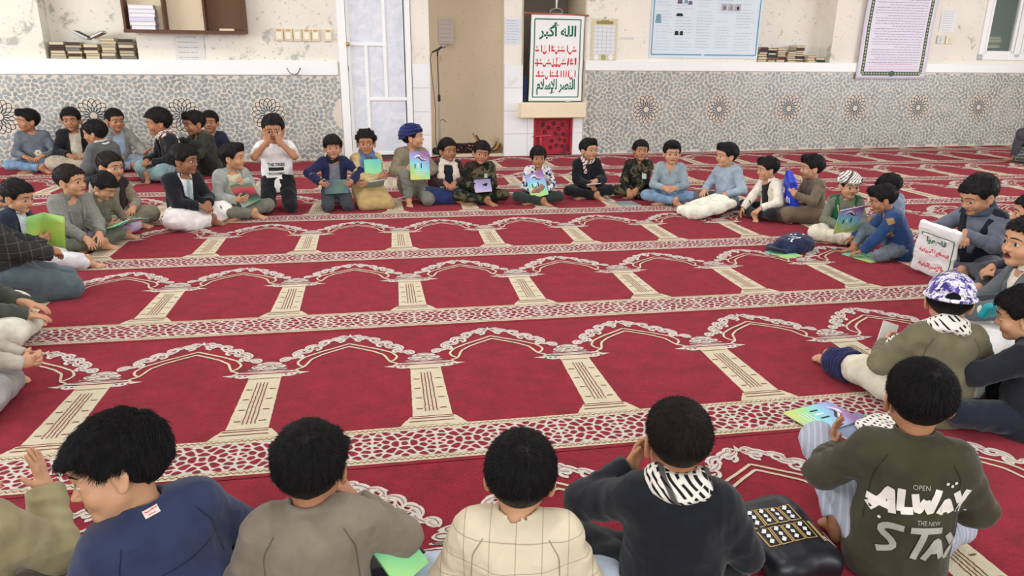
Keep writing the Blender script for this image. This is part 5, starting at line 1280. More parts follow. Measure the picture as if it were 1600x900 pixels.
booklet('grey and white booklet under the forearms of the curly haired boy', c5.Wd((-.01,.205,.235)), c5.RW@V3(-1,0,.1), c5.RW@V3(0,.8,.5), CV_GREY, art=False)
c4 = boy('boy in a blue turban and khaki shirt looking right, holding up a booklet', (645,214), cy=324, rel=12, cd=.30, pose='halfkneel', hair='short', head=(1.15,-.05,0), skin=2, arms=(((.09,.22,.36),(-.3,.8,.4),(-.9,-.2,.2),.75), ((-.13,.22,.33),(.3,.8,.4),(.9,-.2,.2),.75)),
    tops=[SH(khaki, inf=.006)], bottom=('trousers', C(120,122,112)), lean=.04)
def turban(b, mat, seed=1, f=1.0):
    Hh = lambda x, y, z: b.hc + b.Rh*HS @ V3(x, y, z)
    def fill(g):
        g.ell(Hh(0,-.030,.046), np.array([.096,.108,.086]), b.Rh @ rotx(.3), k=.02)
        for j in range(4):
            t = j/3
            for a in np.linspace(0, 2*math.pi, 26, endpoint=False):
                if j < 4 or True:
                    zz = .030+.022*j+.018*math.sin(a+j*.5)*.9; rr = 1.02-.10*max(0, j-1)
                    g.ell(Hh(.082*rr*math.cos(a), -.020+.092*rr*math.sin(a), zz-.020*(math.sin(a) < -.3)), np.array([.016,.016,.012]), b.Rh, k=.012)
    return sdf_part(b, 'turban', .004, fill, mat, disp=((.003,.02),), seed=seed)
turban(c4, C(38,46,98))
booklet('rainbow booklet held upright, cover outward, by the boy in the turban', c4.Wd((-.02,.29,.41)), c4.RW@V3(-1,.05,0), c4.RW@V3(.08,-.12,1), CV_RAIN, w=.19, h=.27)
c3 = boy('boy in a maroon waistcoat with white scarf, navy cloth wrapped over his legs', (700,235), cy=320, rel=8, cd=.28, pose='cross', hair='short', head=(.35,.0,0), skin=1, gaze=(.3,0), arms=(((.06,.22,.23),(-.5,.75,-.4),(0,-.4,-1),.45), ((-.05,.22,.23),(.4,.75,-.4),(0,-.4,-1),.45)),
    tops=[SH(C(38,42,56)), JK(C(66,40,46), v=(.080,.060,.0))], bottom=('wrap', C(36,50,96), 'wrapped_cloth'), lean=.06)
scarf(c3, C(222,212,196), ends=[([(.075,.07,.31),(.085,.105,.20),(.075,.135,.10)],.032),([(-.075,.07,.31),(-.085,.105,.20),(-.075,.135,.10)],.032)], fat=.85, seed=6)
c2 = boy('boy in dark camouflage with puzzled face, booklet on his crossed legs', (752,239), cy=323, rel=3, pose='cross', hair='short', fringe=.008, head=(.1,.08,-.14), skin=1, arms=('clasp',((-.03,.25,.19),(.8,.5,-.1),(.2,-.7,-.5),.7)), tops=[SH(CAMO, inf=.008)], bottom=('trousers', CAMO), lean=.10)
booklet('lilac grey booklet held flat by the boy in dark camouflage with puzzled face', c2.Wd((-.02,.245,.215)), c2.RW@V3(-1,0,.06), c2.RW@V3(0,-.8,.3), CV_LILAC, art=False)
def patch(b, place_at, w, h, mat, name='chest_patch', g=-1):
    def dr(m, pl): m.grid(lambda a, c_: pl((a-.5)*w, (c_-.5)*h), 4, 4)
    decal(b, b.clothes[g], name, dr, b.T(*place_at), b.Rt @ V3(-1,0,0), b.Rt @ V3(0,0,1), b.Rt @ V3(0,1,0), mat, .003)
patch(c2, (-.06,.09,.22), .035, .045, C(170,184,176))
c1 = boy('small boy with long hair in a white and blue printed shirt, booklet in arms', (841,246), cy=320, rel=2, pose='cross', hair='long', fringe=.016, hairlen=.014, head=(.12,.08,0), skin=1, arms=(((.05,.22,.17),(-.8,.5,.2),(-.3,-.7,.3),.7), ((-.10,.20,.19),(.6,.6,.4),(.6,-.5,.2),.8)),
    tops=[TE(blotch_mat('printed_cotton', srgb(214,210,208), [srgb(36,40,52), srgb(60,84,150), srgb(232,230,228)], 26, .42), collar=(.012,.005))], bottom=('trousers', C(44,54,50)), lean=.06)
booklet('rainbow booklet leaning on the chest of the small long haired boy', c1.Wd((.01,.195,.245)), c1.RW@V3(-.94,.1,.30), c1.RW@V3(.28,-.35,.9), CV_RAIN, w=.18, h=.25)
r11 = boy('boy in a black hooded jacket holding a lilac booklet, looking right', (920,234), cy=314, rel=14, pose='cross', hair='quiff', head=(.45,-.02,0), gaze=(.5,.1), skin=2, arms=(((.03,.24,.17),(-.7,.6,-.2),(0,-.3,-1),.5), ((-.07,.22,.22),(.6,.5,-.5),(.5,-.4,-.5),.7)),
    tops=[SH(C(40,34,40), inf=-.002), dict(kind='hoodie', name='hooded_jacket', mat=black, inf=.010, v=(.045,.012,.05))], bottom=('trousers', C(30,30,34)), lean=.06)
scarf(r11, KEFBR, 'scarf', ends=[([(.05,.07,.31),(.035,.10,.22)],.020)], fat=.7, seed=8)
booklet('lilac booklet in the hands of the boy in the black hooded jacket', r11.Wd((-.02,.255,.185)), r11.RW@V3(-1,.1,.1), r11.RW@V3(0,.8,.2), CV_LILAC, w=.15, h=.20, art=False)
r10 = boy('boy in camouflage jacket with gold shoulder tabs leaning his hands on his shins', (1001,236), cy=314, rel=4, pose='cross', hair='short', fringe=.006, head=(.18,-.10,-.06), gaze=(.4,.2), skin=1, arms=(((.12,.26,.12),(-.2,.7,-.7),(-.2,-.5,-.5),.35), ((.02,.26,.13),(.5,.6,-.6),(.2,-.5,-.6),.4)), tops=[SH(CAMO, inf=.008)], bottom=('trousers', CAMO), lean=.14)
patch(r10, (-.06,.09,.20), .05, .05, C(188,196,192)); 
for sx in (-1, 1):
    q = r10.T(sx*.095,-.006,.345)
    sdf_part(r10, 'shoulder_tab', .004, lambda g, q=q: g.ell(q, (.032,.024,.008), r10.Rt @ roty(sx*.35)), C(188,158,84))
booklet('grey teal booklet lying on the carpet before the boy with gold shoulder tabs', ground(981,319,.004), V3(.97,.1,0), V3(-.12,.99,0), CV_GREY, w=.19, h=.24, art=False)
r9 = boy('boy in a grey green v-neck sweatshirt and pale jeans with clasped hands', (1050,239), cy=324, rel=3, pose='cross', hair='quiff', head=(.12,.06,0), skin=2, arms=('clasp','clasp'), gaze=(.3,0), tops=[TE(C(142,158,164), v=(.05,.0,.24), neck=.004)], bottom=('jeans', jeans), lean=.10)
r8 = boy('boy in a pale blue grey hoodie looking left, white bag on his lap', (1135,243), cy=334, rel=-38, pose='cross', hair='quiff', head=(-.35,.02,0), gaze=(-.4,0), skin=2, arms=(((.12,.20,.19),(-.3,.8,-.3),(0,-.3,-1),.4), ((-.14,.19,.19),(.3,.8,-.3),(0,-.3,-1),.4)), tops=[dict(kind='hoodie', name='hoodie', mat=C(150,166,180), inf=.004)], bottom=('trousers', C(92,88,98)), lean=.06)
def bag_sdf(name, P, R, size, mat, label, cat, vox=.006, disp=((.014,.09),(.006,.035)), seed=3, floor=None, pinch=0):
    g = SDF(vox); g.box((0,0,0), size, min(size)*.9); 
    if pinch: g.ell((0,0,size[2]), (size[0]*.7,size[1]*.9,size[2]*.5), k=.03)
    p, q = g.mesh(disp=disp, rng=np.random.default_rng(seed)); o = link(name, mesh_np(name, p, q, mat), None)
    o.matrix_world = Matrix(((R[0,0],R[0,1],R[0,2],P[0]),(R[1,0],R[1,1],R[1,2],P[1]),(R[2,0],R[2,1],R[2,2],P[2]),(0,0,0,1))); return tag(o, label, cat)
bag_sdf('cloth_bag', ground(1103,323,.09), rotz(.18) @ roty(-.22), (.24,.17,.045), C(226,226,208), 'white cloth bag lying over the lap of the boy in the hoodie', 'bag')
r7 = boy('boy in a white jacket over black clothes sitting cross-legged facing left', (1199,264), cy=349, rel=-52, pose='cross', hair='quiff', fringe=.004, head=(-.25,.10,0), skin=2, arms=(((.10,.30,.10),(-.2,.6,-.8),(-.4,-.4,-.4),.5), ((-.14,.24,.15),(.1,.8,-.5),(.3,-.3,-1),.5)), tops=[SH(C(26,26,30), collar=None), JK(C(222,216,200), v=(.07,.05,.0))], bottom=('trousers', C(28,30,32)), lean=.20)
r6 = boy('boy in brown clothes facing left with a blue plastic bag on his knees', (1268,262), cy=356, rel=-62, pose='side', hair='quiff', fringe=.002, head=(-.12,.06,0), skin=2, arms=(((.13,.20,.24),(-.8,.5,.2),(-.3,-.8,.2),.7), ((-.12,.27,.30),(.2,.5,.8),(.9,-.2,.2),.7)),
    tops=[SH(C(112,98,82), inf=.004)], bottom=('baggy', C(116,100,82)), lean=.10)
o = bag_sdf('plastic_bag', r6.Wd((-.02,.255,.28)), rotz(r6.rz) @ rotx(-.25), (.085,.035,.155), plain('blue_plastic', srgb(36,62,190), .35, .5), 'bright blue plastic bag held by the boy in brown clothes', 'bag', seed=7, pinch=1)
def bag_print(o, fn, mats, name='bag_print', side=-1, base=(0,0,0), xd=(1,0,0), yd=(0,0,1), nd=(0,-1,0)):
    bv = cloth_bvh(o); m = MB(); nd = nrm(nd); xd = nrm(xd); yd = nrm(yd); base = np.asarray(base, float)
    def place(x, y, z_=0.):
        p = base+xd*x+yd*y+nd*.4; h = bv.ray_cast(Vector(p), Vector(-nd)); q = np.array(h[0]) if h[0] is not None else base+xd*x+yd*y; return tuple(q+nd*(.0025+z_))
    fn(m, place); return m.make(name, mats, o)
bag_print(o, lambda m, pl: [m.ribbon([(x, y0), (x, (y0+y1)/2), (x, y1)], .016, 0, 0, pl) for x, y0, y1 in ((-.03,-.06,-.01),(.0,-.06,.0),(.03,-.06,-.02))], [M_paper], xd=(0,-1,0) if False else (1,0,0), nd=(0,1,0))
r5 = boy('small boy in a green vest and black and white head wrap, cream trousers', (1327,290), cy=378, rel=10, pose='cross', hair='buzz', hairlen=.006, head=(.30,.10,.05), gaze=(.4,0), skin=2, arms=('clasp','clasp'), tops=[SH(C(112,116,98), inf=.0), dict(kind='vest', name='vest', mat=C(30,92,58), arm='none', inf=.010, v=(.075,.03,.04))], bottom=('baggy', C(214,206,186)), lean=.08)
def wrap_cap(b, mat, mat2=None):
    Hh = lambda x, y, z: b.hc + b.Rh*HS @ V3(x, y, z)
    def fill(g):
        g.ell(Hh(0,-.012,.046), np.array([.088,.103,.078])*HS, b.Rh, k=.02)
        def cutz(X, Y, Z):
            x, y, z = X-b.hc[0], Y-b.hc[1], Z-b.hc[2]; lz = b.Rh[0,2]*x+b.Rh[1,2]*y+b.Rh[2,2]*z; ly = b.Rh[0,1]*x+b.Rh[1,1]*y+b.Rh[2,1]*z; return (.030+.25*ly)-lz
        g.field(cutz, b.hc-.2, b.hc+.2, .006, 'i')
        for x in (-.05,-.025,0,.025,.05): g.ell(Hh(x, .088-3.6*x*x, .046), (.024,.038,.011), b.Rh @ rotx(.25), k=.012)
        for a in np.linspace(0, 2*math.pi, 18): g.ell(Hh(.084*math.cos(a), -.010+.099*math.sin(a), .045+.012*math.sin(a*3)), (.017,.017,.017), None, k=.010)
    return sdf_part(b, 'head_wrap', .004, fill, mat, disp=((.005,.03),(.002,.012)))
wrap_cap(r5, KEF)
patch_m = C(206,190,120)
for sx in (-1, 1):
    def dr(m, pl, sx=sx): m.ribbon([(sx*(.020+.055*k/9), -.20+.042*k*.6) for k in range(10)], .010, 0, 0, pl)
    decal(r5, r5.clothes[1], 'gold_trim', dr, r5.T(0,.1,.25), r5.Rt @ V3(-1,0,0), r5.Rt @ V3(0,0,1), r5.Rt @ V3(0,1,0), patch_m, .003)
bag_sdf('small_bag', ground(1345,372,.055), rotz(.4), (.10,.07,.05), C(206,172,104), 'tan cloth bundle between the boy in the vest and the denim jacket boy', 'bag', seed=11)
r4 = boy('dark haired boy in a blue grey top half hidden behind the denim jacket boy', (1388,292), s=.80, rel=-75, pose='cross', hair='mop', hairlen=.016, fringe=.01, head=(-.1,.30,0), skin=1, tops=[dict(kind='hoodie', name='hoodie', mat=C(122,140,160), inf=.006)], bottom=('trousers', dkgrey), lean=.15)
r3 = boy('boy in a blue denim jacket with tan patches leaning left over a booklet', (1379,311), cy=412, cd=.20, rel=-78, pose='kneeup', hair='quiff', fringe=.002, head=(.05,.35,0), skin=1, arms=(((.16,.36,.13),(.0,.9,-.4),(-.3,-.2,-1),.4), ((-.13,.34,.05),(.1,.95,-.3),(0,0,-1),.5)), tops=[JK(C(38,66,112), v=(.05,.02,.20), inf=.010)], bottom=('jeans', C(100,112,122, name='grey_denim', var=.3)), lean=.42,
    legs=dict(R=((.075,.02,.11),(.16,.27,.22),(.05,.36,.06),(.1,1,-.1),(0,0,1))))
for pos in ((-.14,.06,.17),(-.10,.03,.29)):
    def dr(m, pl): m.grid(lambda a, c_: pl((a-.5)*.055, (c_-.5)*.055), 4, 4)
    decal(r3, r3.clothes[0], 'elbow_patch', dr, r3.T(*pos), r3.Rt @ V3(0,1,0), r3.Rt @ V3(0,0,1), r3.Rt @ V3(-1,.0,0), C(150,118,82), .004)
booklet('mint green booklet on the carpet under the hand of the denim jacket boy', ground(1352,402,.004), V3(.95,.25,0), V3(-.3,.95,0), CV_MINT, w=.20, h=.26)
booklet('rainbow booklet held open between the vest boy and denim jacket boy', r3.Wd((.17,.42,.29)), r3.RW@V3(.3,-.9,.2), r3.RW@V3(-.5,-.1,.85), CV_RAIN, w=.19, h=.25)
r2 = boy('boy in a navy waistcoat and grey sleeves peering into a white plastic bag', (1528,305), cy=446, rel=-30, pose='cross', hair='short', head=(-.25,.42,0), skin=2, gaze=(-.2,-1), arms=(((.16,.30,.315),(-.5,.75,-.35),(-.8,-.3,-.4),.9), ((-.06,.29,.31),(-.45,.7,-.5),(.4,-.4,-.7),.9)), tops=[SH(C(104,110,124), inf=.004), dict(kind='waistcoat', name='waistcoat', mat=C(30,34,46), arm='none', inf=.014, v=(.07,.02,.08))], bottom=('trousers', C(96,98,108)), lean=.16)
scarf(r2, C(70,82,100), 'scarf', fat=.75, seed=4)
RB = rotz(r2.rz) @ rotz(.12) @ rotx(-.30) @ roty(-.16)
wb_ = bag_sdf('plastic_bag', r2.Wd((.06,.36,.185)), RB, (.135,.016,.195), plain('white_plastic', srgb(232,232,230), .35, .5), 'white plastic bag with green and red Arabic lettering, held open', 'bag', seed=21, disp=((.008,.08),(.006,.06,'r')))
def bp(m, pl):
    put_text(m, arabic('قاطعوا'), lambda x, y: pl(x, y), 0, .07, .13, .055, m=0, bold=.03); put_text(m, arabic('البضائع الأمريكية'), lambda x, y: pl(x, y), 0, -.01, .19, .045, m=1, bold=.03); put_text(m, arabic('والإسرائيلية'), lambda x, y: pl(x, y), 0, -.12, .17, .045, m=1, bold=.03)
    for a, b in (((-.10,.12),(.11,.12)),((.11,.12),(.11,-.14)),((-.10,.12),(-.10,.10))): m.ribbon([(a[0]+(b[0]-a[0])*k/12, a[1]+(b[1]-a[1])*k/12) for k in range(13)], .006, 0, 0, pl)
bag_print(wb_, bp, [M_green, M_redi], xd=(-1,0,0), nd=(0,1,0))
r1 = boy('boy in a grey jacket with open mouth at the right edge, white cloth on lap', (1607,379), cy=452, rel=-70, pose='cross', hair='short', head=(.35,.0,0), mouth=1, skin=2, arms=(((.03,.30,.20),(-.6,.7,.1),(-.4,-.6,.2),.9), ((-.04,.32,.19),(.5,.8,.1),(.4,-.6,.2),.9)), tops=[SH(C(216,210,196), inf=-.002), JK(C(92,98,102), v=(.06,.04,.0))], bottom=('wrap', C(206,206,204), 'white_lap_cloth'), lean=.12, s=1.05)
rx = boy('dark haired boy half out of view behind the open mouthed boy', (1614,335), s=1.0, rel=-80, pose='cross', hair='short', skin=2, tops=[TE(C(60,64,74))], bottom=('trousers', dkgrey))
# ---- left side
c8 = boy('boy in a pale grey jacket looking right with a green printed folder on his lap', (364,246), cy=348, rel=22, pose='cross', hair='quiff', head=(.75,.0,0), skin=2, arms=(((.06,.22,.19),(-.7,.6,.1),(-.3,-.7,.3),.6), ((-.05,.16,.30),(.5,.5,.6),(.5,-.6,.2),.7)), tops=[SH(C(206,198,172)), JK(C(160,166,160), v=(.07,.05,.0))], bottom=('trousers', C(112,114,100)), lean=.08)
booklet('green and red printed folder leaning on the boy in the pale grey jacket', c8.Wd((-.03,.21,.245)), c8.RW@V3(-.9,.1,.35), c8.RW@V3(.3,-.25,.9), cover_mat('flag_print', [(.1, srgb(150,160,150)), (.30, srgb(40,110,70)), (.45, srgb(30,34,36)), (.60, srgb(190,50,60)), (.75, srgb(60,110,80)), (.95, srgb(170,180,170))]), w=.18, h=.22, art=False)
c9 = boy('boy in a black suit jacket with white cloth over his crossed legs', (288,250), cy=362, rel=34, pose='cross', hair='mop', hairlen=.013, fringe=.006, head=(.45,.08,0), skin=3, arms=(((.03,.26,.19),(-.5,.7,-.3),(-.2,-.5,-.8),.5), ((-.06,.25,.20),(.5,.7,-.3),(.2,-.5,-.8),.6)), tops=[SH(C(214,216,222)), JK(black, v=(.06,.03,.0), inf=.010)], bottom=('wrap', C(226,222,218), 'white_lap_cloth'), lean=.10)
sdf_part(c9, 'tie', .004, lambda g: (g.cone(c9.T(0,.078,.30), c9.T(0,.112,.12), .012, .020, flat=(nrm(c9.Rt @ V3(0,1,.1)), .5))), C(140,168,164))
la = boy('boy in beige robe and dark waistcoat behind the boy reading on the left', (173,260), cy=366, rel=30, pose='cross', hair='buzz', hairlen=.007, head=(.15,.10,0), skin=2, hairm=HAIRB, tops=[SH(C(150,138,118), inf=.004), dict(kind='waistcoat', name='waistcoat', mat=C(52,42,40), arm='none', inf=.012, v=(.05,.02,.1))], bottom=('baggy', C(130,126,108)), lean=.14)
lb = boy('boy with head bowed over an open booklet, lilac trousers', (163,291), cy=380, rel=42, pose='cross', hair='mop', hairlen=.014, head=(.15,.62,0), skin=2, gaze=(0,-1), arms=(((.09,.26,.17),(-.2,.85,.2),(-.8,-.2,.4),.6), ((-.09,.26,.17),(.2,.85,.2),(.8,-.2,.4),.6)), tops=[SH(C(104,98,84))], bottom=('trousers', C(176,158,186)), lean=.22)
open_book('open booklet with green cover read by the boy with bowed head', lb.Wd((.03,.32,.20)), lb.RW@V3(-1,0,0), lb.RW@V3(0,.9,.25), CV_MINT, w=.17, h=.22, fold=.15)
l2 = boy('boy with cropped hair in a grey tweed suit jacket and olive trousers', (111,283), cy=399, cd=.24, rel=30, pose='cross', hair='buzz', hairlen=.008, hairm=HAIRB, head=(.35,.02,0), gaze=(.4,0), skin=2, arms=(((.08,.28,.14),(-.2,.7,-.7),(-.2,-.5,-.6),.4), ((-.04,.28,.15),(.3,.7,-.6),(.2,-.5,-.6),.4)), tops=[SH(C(120,122,116)), JK(plaid_mat('grey_tweed', srgb(134,136,128), srgb(100,102,98), .03), v=(.05,.03,.0), inf=.010)], bottom=('trousers', C(98,104,86)), lean=.14)
l3 = boy('boy in a navy jacket reading from a lime green booklet, white cloth on legs', (28,307), cy=424, cd=.22, rel=58, pose='cross', legs=dict(R=((.075,.02,.088),(.20,.30,.10),(.10,.585,.055),(.05,1,-.05),(.1,0,1))), hair='short', head=(-.15,.25,0), gaze=(.3,-.8), skin=2, arms=(((.10,.25,.22),(-.4,.8,.3),(-.8,-.3,.3),.8), ((-.12,.24,.21),(.2,.9,.1),(.6,-.3,-.6),.8)), tops=[SH(C(196,204,212)), JK(C(34,42,58), v=(.06,.05,.0), inf=.010)], bottom=('wrap', C(212,212,214), 'white_lap_cloth'), lean=.14)
open_book('lime green booklet held half open by the boy in navy on the left', l3.Wd((.045,.27,.30)), l3.RW@V3(.55,-.8,.1), l3.RW@V3(.1,.1,.95), CV_GREEN, w=.15, h=.23, fold=-.75)
l4 = boy('boy in a dark plaid jacket and grey green trousers kneeling at the left edge', at=(26,470), s=1.02, rel=92, pose='kneel', hair='short', skin=1, arms=('lap','lap'), tops=[SH(C(90,90,92)), JK(plaid_mat('dark_plaid', srgb(52,52,54), srgb(112,104,96), .055, ('Y','Z')), v=(.05,.02,.05), inf=.014)], bottom=('baggy', C(84,98,104)), lean=-.30, side=.0)
ly = boy('grey clad boy out of view behind the navy jacket boy on the left', at=(-26,350), s=1.0, rel=60, pose='cross', hair='short', tops=[TE(C(120,122,126))], bottom=('baggy', C(170,172,172)))
l5 = boy('boy at the left edge with cream trousers and hands on his knee', at=(-46,538), s=1.0, rel=80, pose='cross', hair='short', skin=2, arms=(((.12,.27,.15),(-.2,.9,-.3),(0,-.3,-1),.3), ((-.02,.27,.17),(.3,.9,-.3),(0,-.3,-1),.35)), tops=[JK(C(70,74,66), v=(.05,.02,.05))], bottom=('baggy', C(214,212,196)), lean=.1)
l6 = boy('boy at the left edge in grey clothes with clasped hands', at=(-100,640), s=1.0, rel=78, pose='cross', hair='short', skin=2, arms=(((.05,.33,.16),(-.5,.8,-.1),(-.3,-.6,.0),.8), ((-.04,.33,.16),(.5,.8,-.1),(.3,-.6,.0),.8)), tops=[TE(C(176,170,158))], bottom=('baggy', C(150,148,146)), lean=.2)
lapels(c9, 1, C(20,22,26)); lapels(l2, 1, C(120,122,114)); lapels(c8, 1, C(146,152,148)); lapels(l3, 1, C(28,36,50)); lapels(r7, 1, C(206,200,184)); lapels(r1, 1, C(80,86,90))
# ---- group against the wall
b1 = boy('boy in a grey sweatshirt with a white flower print leaning by the left wall', (43,189), s=1.12, rel=-8, pose='cross', hair='quiff', head=(-1.0,.0,0), skin=1, tops=[TE(C(96,104,112))], bottom=('jeans', jeans), lean=.05)
def dr(m, pl):
    for k in range(6): a = k*math.pi/3; m.poly([pl(.022*math.cos(a)+.016*math.cos(t), .022*math.sin(a)+.014*math.sin(t)) for t in np.linspace(0, 2*math.pi, 8, endpoint=False)])
decal(b1, b1.clothes[0], 'flower_print', dr, b1.T(-.03,.09,.12), b1.Rt @ V3(-1,0,0), b1.Rt @ V3(0,0,1), b1.Rt @ V3(0,1,0), C(206,196,172), .004)
b2 = boy('boy in a black jacket with a beige cloth over his legs by the wall', (111,187), s=1.14, rel=0, pose='cross', hair='mop', head=(-.2,.1,0), skin=1, tops=[SH(C(188,180,160)), JK(black, v=(.06,.05,.0))], bottom=('wrap', C(172,160,142), 'beige_lap_cloth'), lean=.06)
b4 = boy('boy in a grey jacket with one palm held out, sitting by the wall', (180,188), s=1.14, rel=15, pose='cross', hair='buzz', hairlen=.008, head=(.1,.1,0), skin=1, arms=('lap',((-.20,.26,.20),(-.3,.8,.3),(.3,.1,1),.15)), tops=[SH(C(150,168,190)), JK(C(132,134,126), v=(.06,.05,.0))], bottom=('trousers', C(140,150,170)), lean=.10)
b5 = boy('boy in black with a cream and maroon scarf facing left, teal trousers', (247,191), cy=293, rel=-72, pose='cross', hair='mop', hairlen=.016, head=(-.15,.12,0), skin=1, tops=[JK(C(26,28,34), v=(.04,.02,.1))], bottom=('baggy', C(118,144,146)), lean=.12)
scarf(b5, KEFBR, ends=[([(-.09,.03,.32),(-.10,-.06,.27),(-.06,-.10,.16)],.045),([(.09,.03,.32),(.10,-.06,.27),(.06,-.10,.16)],.045)], fat=1.0, seed=9)
b6 = boy('boy in a dark olive coat crouching and facing left near the wall', (303,193), cy=279, rel=-62, pose='kneesup', hair='quiff', head=(0,.15,0), skin=1, tops=[JK(C(50,54,44), v=(.04,.02,.1), inf=.014)], bottom=('trousers', C(36,38,36)), lean=.22, arms=(((.10,.36,.22),(-.3,.9,-.2),(0,-.2,-1),.4), ((-.10,.36,.22),(.3,.9,-.2),(0,-.2,-1),.4)))
b7 = boy('boy in dark navy sitting furthest back between the olive coat and the wall', (328,191), s=1.1, rel=-10, pose='cross', hair='short', skin=1, tops=[TE(C(34,40,60))], bottom=('trousers', dkgrey))
b3 = boy('boy in a dark grey suit seen from behind, turning left, before the wall group', (148,208), s=1.08, rel=-140, pose='cross', hair='mop', head=(.55,.15,0), skin=1, tops=[JK(C(84,88,88), v=(.04,.02,.1), inf=.014)], bottom=('trousers', dkgrey), lean=.14)
scarf(b3, C(206,204,198), 'shirt_collar', fat=.45, seed=2)
CHQ = plaid_mat('chequered_cloth', srgb(78,84,84), srgb(180,184,180), .045, ('X','Z'), .12)
fr_ = boy('person in dark robe with raised grey knee and chequered cloth, far right edge', at=(1618,254), s=1.2, rel=-88, pose='kneeupL', hair='short', skin=1, tops=[JK(C(26,30,42), inf=.03, v=(.03,.01,.2))], bottom=('baggy', C(78,78,84)), lean=.05)
sdf_part(fr_, 'chequered_cloth', .007, lambda g: (g.ell((-.19,.02,.13), (.10,.17,.14)), g.ell((-.22,.10,.06), (.08,.14,.07), k=.04)), CHQ, disp=((.006,.06),(.004,.05,'r')))
# ---- things on the carpet, right side
def cap_thing():
    t = bpy.data.objects.new('baseball_cap', None); COL.objects.link(t); P = ground(1232,392,.0); t.location = tuple(P); t.rotation_euler = (0,0,.25); tag(t, 'crumpled navy cloth cap with white lettering lying on the carpet', 'cap')
    g = SDF(.005); g.ell((.05,0,.055), (.155,.12,.075), k=.02); g.ell((.13,.02,.05), (.08,.09,.055), k=.03); g.box((-.02,0,.02), (.12,.10,.02), .018, k=.03)
    p, q = g.mesh(disp=((.020,.07),(.008,.03)), rng=np.random.default_rng(3), floor=.004); crown = link('crown', mesh_np('crown', p, q, C(38,46,74)), t)
    g = SDF(.005); g.ell((-.135,-.02,.03), (.085,.075,.022), roty(.2)); g.ell((-.13,-.02,.055), (.07,.06,.02), roty(.2), op='s', k=.006); p, q = g.mesh(floor=.004); link('peak', mesh_np('peak', p, q, C(28,34,56)), t)
    def fn(m, pl):
        m.ribbon([(-.02,.02),(.03,.02),(.03,.06),(-.02,.06),(-.02,.02)], .010, 0, 0, pl); m.ribbon([(.05,.09),(.10,.05)], .016, 0, 0, pl); m.ribbon([(.02,.10),(.06,.07)], .012, 0, 0, pl); m.ribbon([(-.06,.0),(-.04,.02),(-.05,.035)], .012, 0, 0, pl); m.ribbon([(.0,.03),(.02,.05)], .008, 0, 0, pl)
    bag_print(crown, fn, [M_paper], 'white_lettering', base=(0,0,.04), xd=(1,0,0), yd=(0,.6,.8), nd=(0,-.8,.6))
cap_thing()
booklet('green booklet peeping out from under the navy cloth cap', ground(1222,394,.003)+V3(-.02,-.06,0), V3(.95,.3,0), V3(-.3,.95,0), CV_MINT, w=.16, h=.22, art=False)
# ---- right foreground
f8 = boy('boy in dark clothes seen in profile at the right edge, looking left', (1600,492), s=.88, rel=-98, pose='cross', hair='short', hairlen=.012, head=(.15,.26,0), skin=2, gaze=(0,-.4), near=True, hvox=.003, nstr=4500, arms=(((.12,.25,.20),(-.3,.9,.1),(-.6,-.3,-.5),.6), ((-.07,.33,.30),(.2,.9,.2),(.5,-.3,-.6),.8)), tops=[TE(C(84,100,122), inf=-.004), JK(C(28,30,38), v=(.05,.03,.05), inf=.010)], bottom=('trousers', C(30,34,48)), lean=.10)
bag_sdf('pouch', ground(1548,484,.36), rotz(.3) @ rotx(.3), (.060,.016,.036), plain('teal_plastic', srgb(26,150,160), .4), 'small teal pouch by the boy in profile at the right edge', 'pouch', seed=5, disp=((.004,.03),))
f7 = boy('boy in a tan olive jacket and backward purple and white cap, seen from behind', (1483,470), s=.90, rel=-152, pose='cross', hair='buzz', hairlen=.009, head=(-.38,.10,0), skin=2, hvox=.003, nstr=4500, arms=(((.14,.22,.22),(-.4,.8,.1),(-.5,-.4,-.4),.6), ((-.16,.22,.26),(.3,.8,.3),(.6,-.4,-.3),.7)), tops=[JK(C(106,100,78), inf=.014, v=(.03,.01,.2))], bottom=('baggy', C(206,200,180)), lean=.10,
    legs=dict(L=((-.075,.02,.09),(-.22,.26,.11),(-.30,.52,.06),(-.3,.95,.05),(-.1,.0,1))))
def f7_navy(g):
    k_, a_ = f7.kn['L'], f7.an['L']; g.cone(k_+(a_-k_)*.30, a_+(k_-a_)*.14, .084, .072, k=.02, cut='ab', fold=.005); g.cone(k_+(a_-k_)*.35, k_+(a_-k_)*.6+V3(.03,-.02,.05), .04, .035, k=.03)
sdf_part(f7, 'navy_trouser_hem', .005, f7_navy, C(34,36,76), disp=((.006,.04),(.003,.02)))
def leaf_print():
    m = N('purple_white_print', .85, .2); v = m.scaled((1,1,.45)); c = srgb(212,208,224)
    for i, (col, t) in enumerate(((srgb(84,72,146), .52), (srgb(140,126,190), .56), (srgb(244,244,248), .57), (srgb(62,54,116), .60))):
        mp = m.n('ShaderNodeMapping'); mp.inputs['Location'].default_value = (i*2.7, i*1.3, i*4.1); mp.inputs['Rotation'].default_value = (i*.9, .5*i, 1.1*i); m.l(m.coord(), mp.inputs[0])
        sc_ = m.scaled((1,1.6,.5), mp.outputs[0]); c = m.mix(m.ramp(m.noise(42, 1.5, .5, sc_, .5), [(t, 0), (t+.015, 1)]), c, col)
    m.color(c); return m.mat
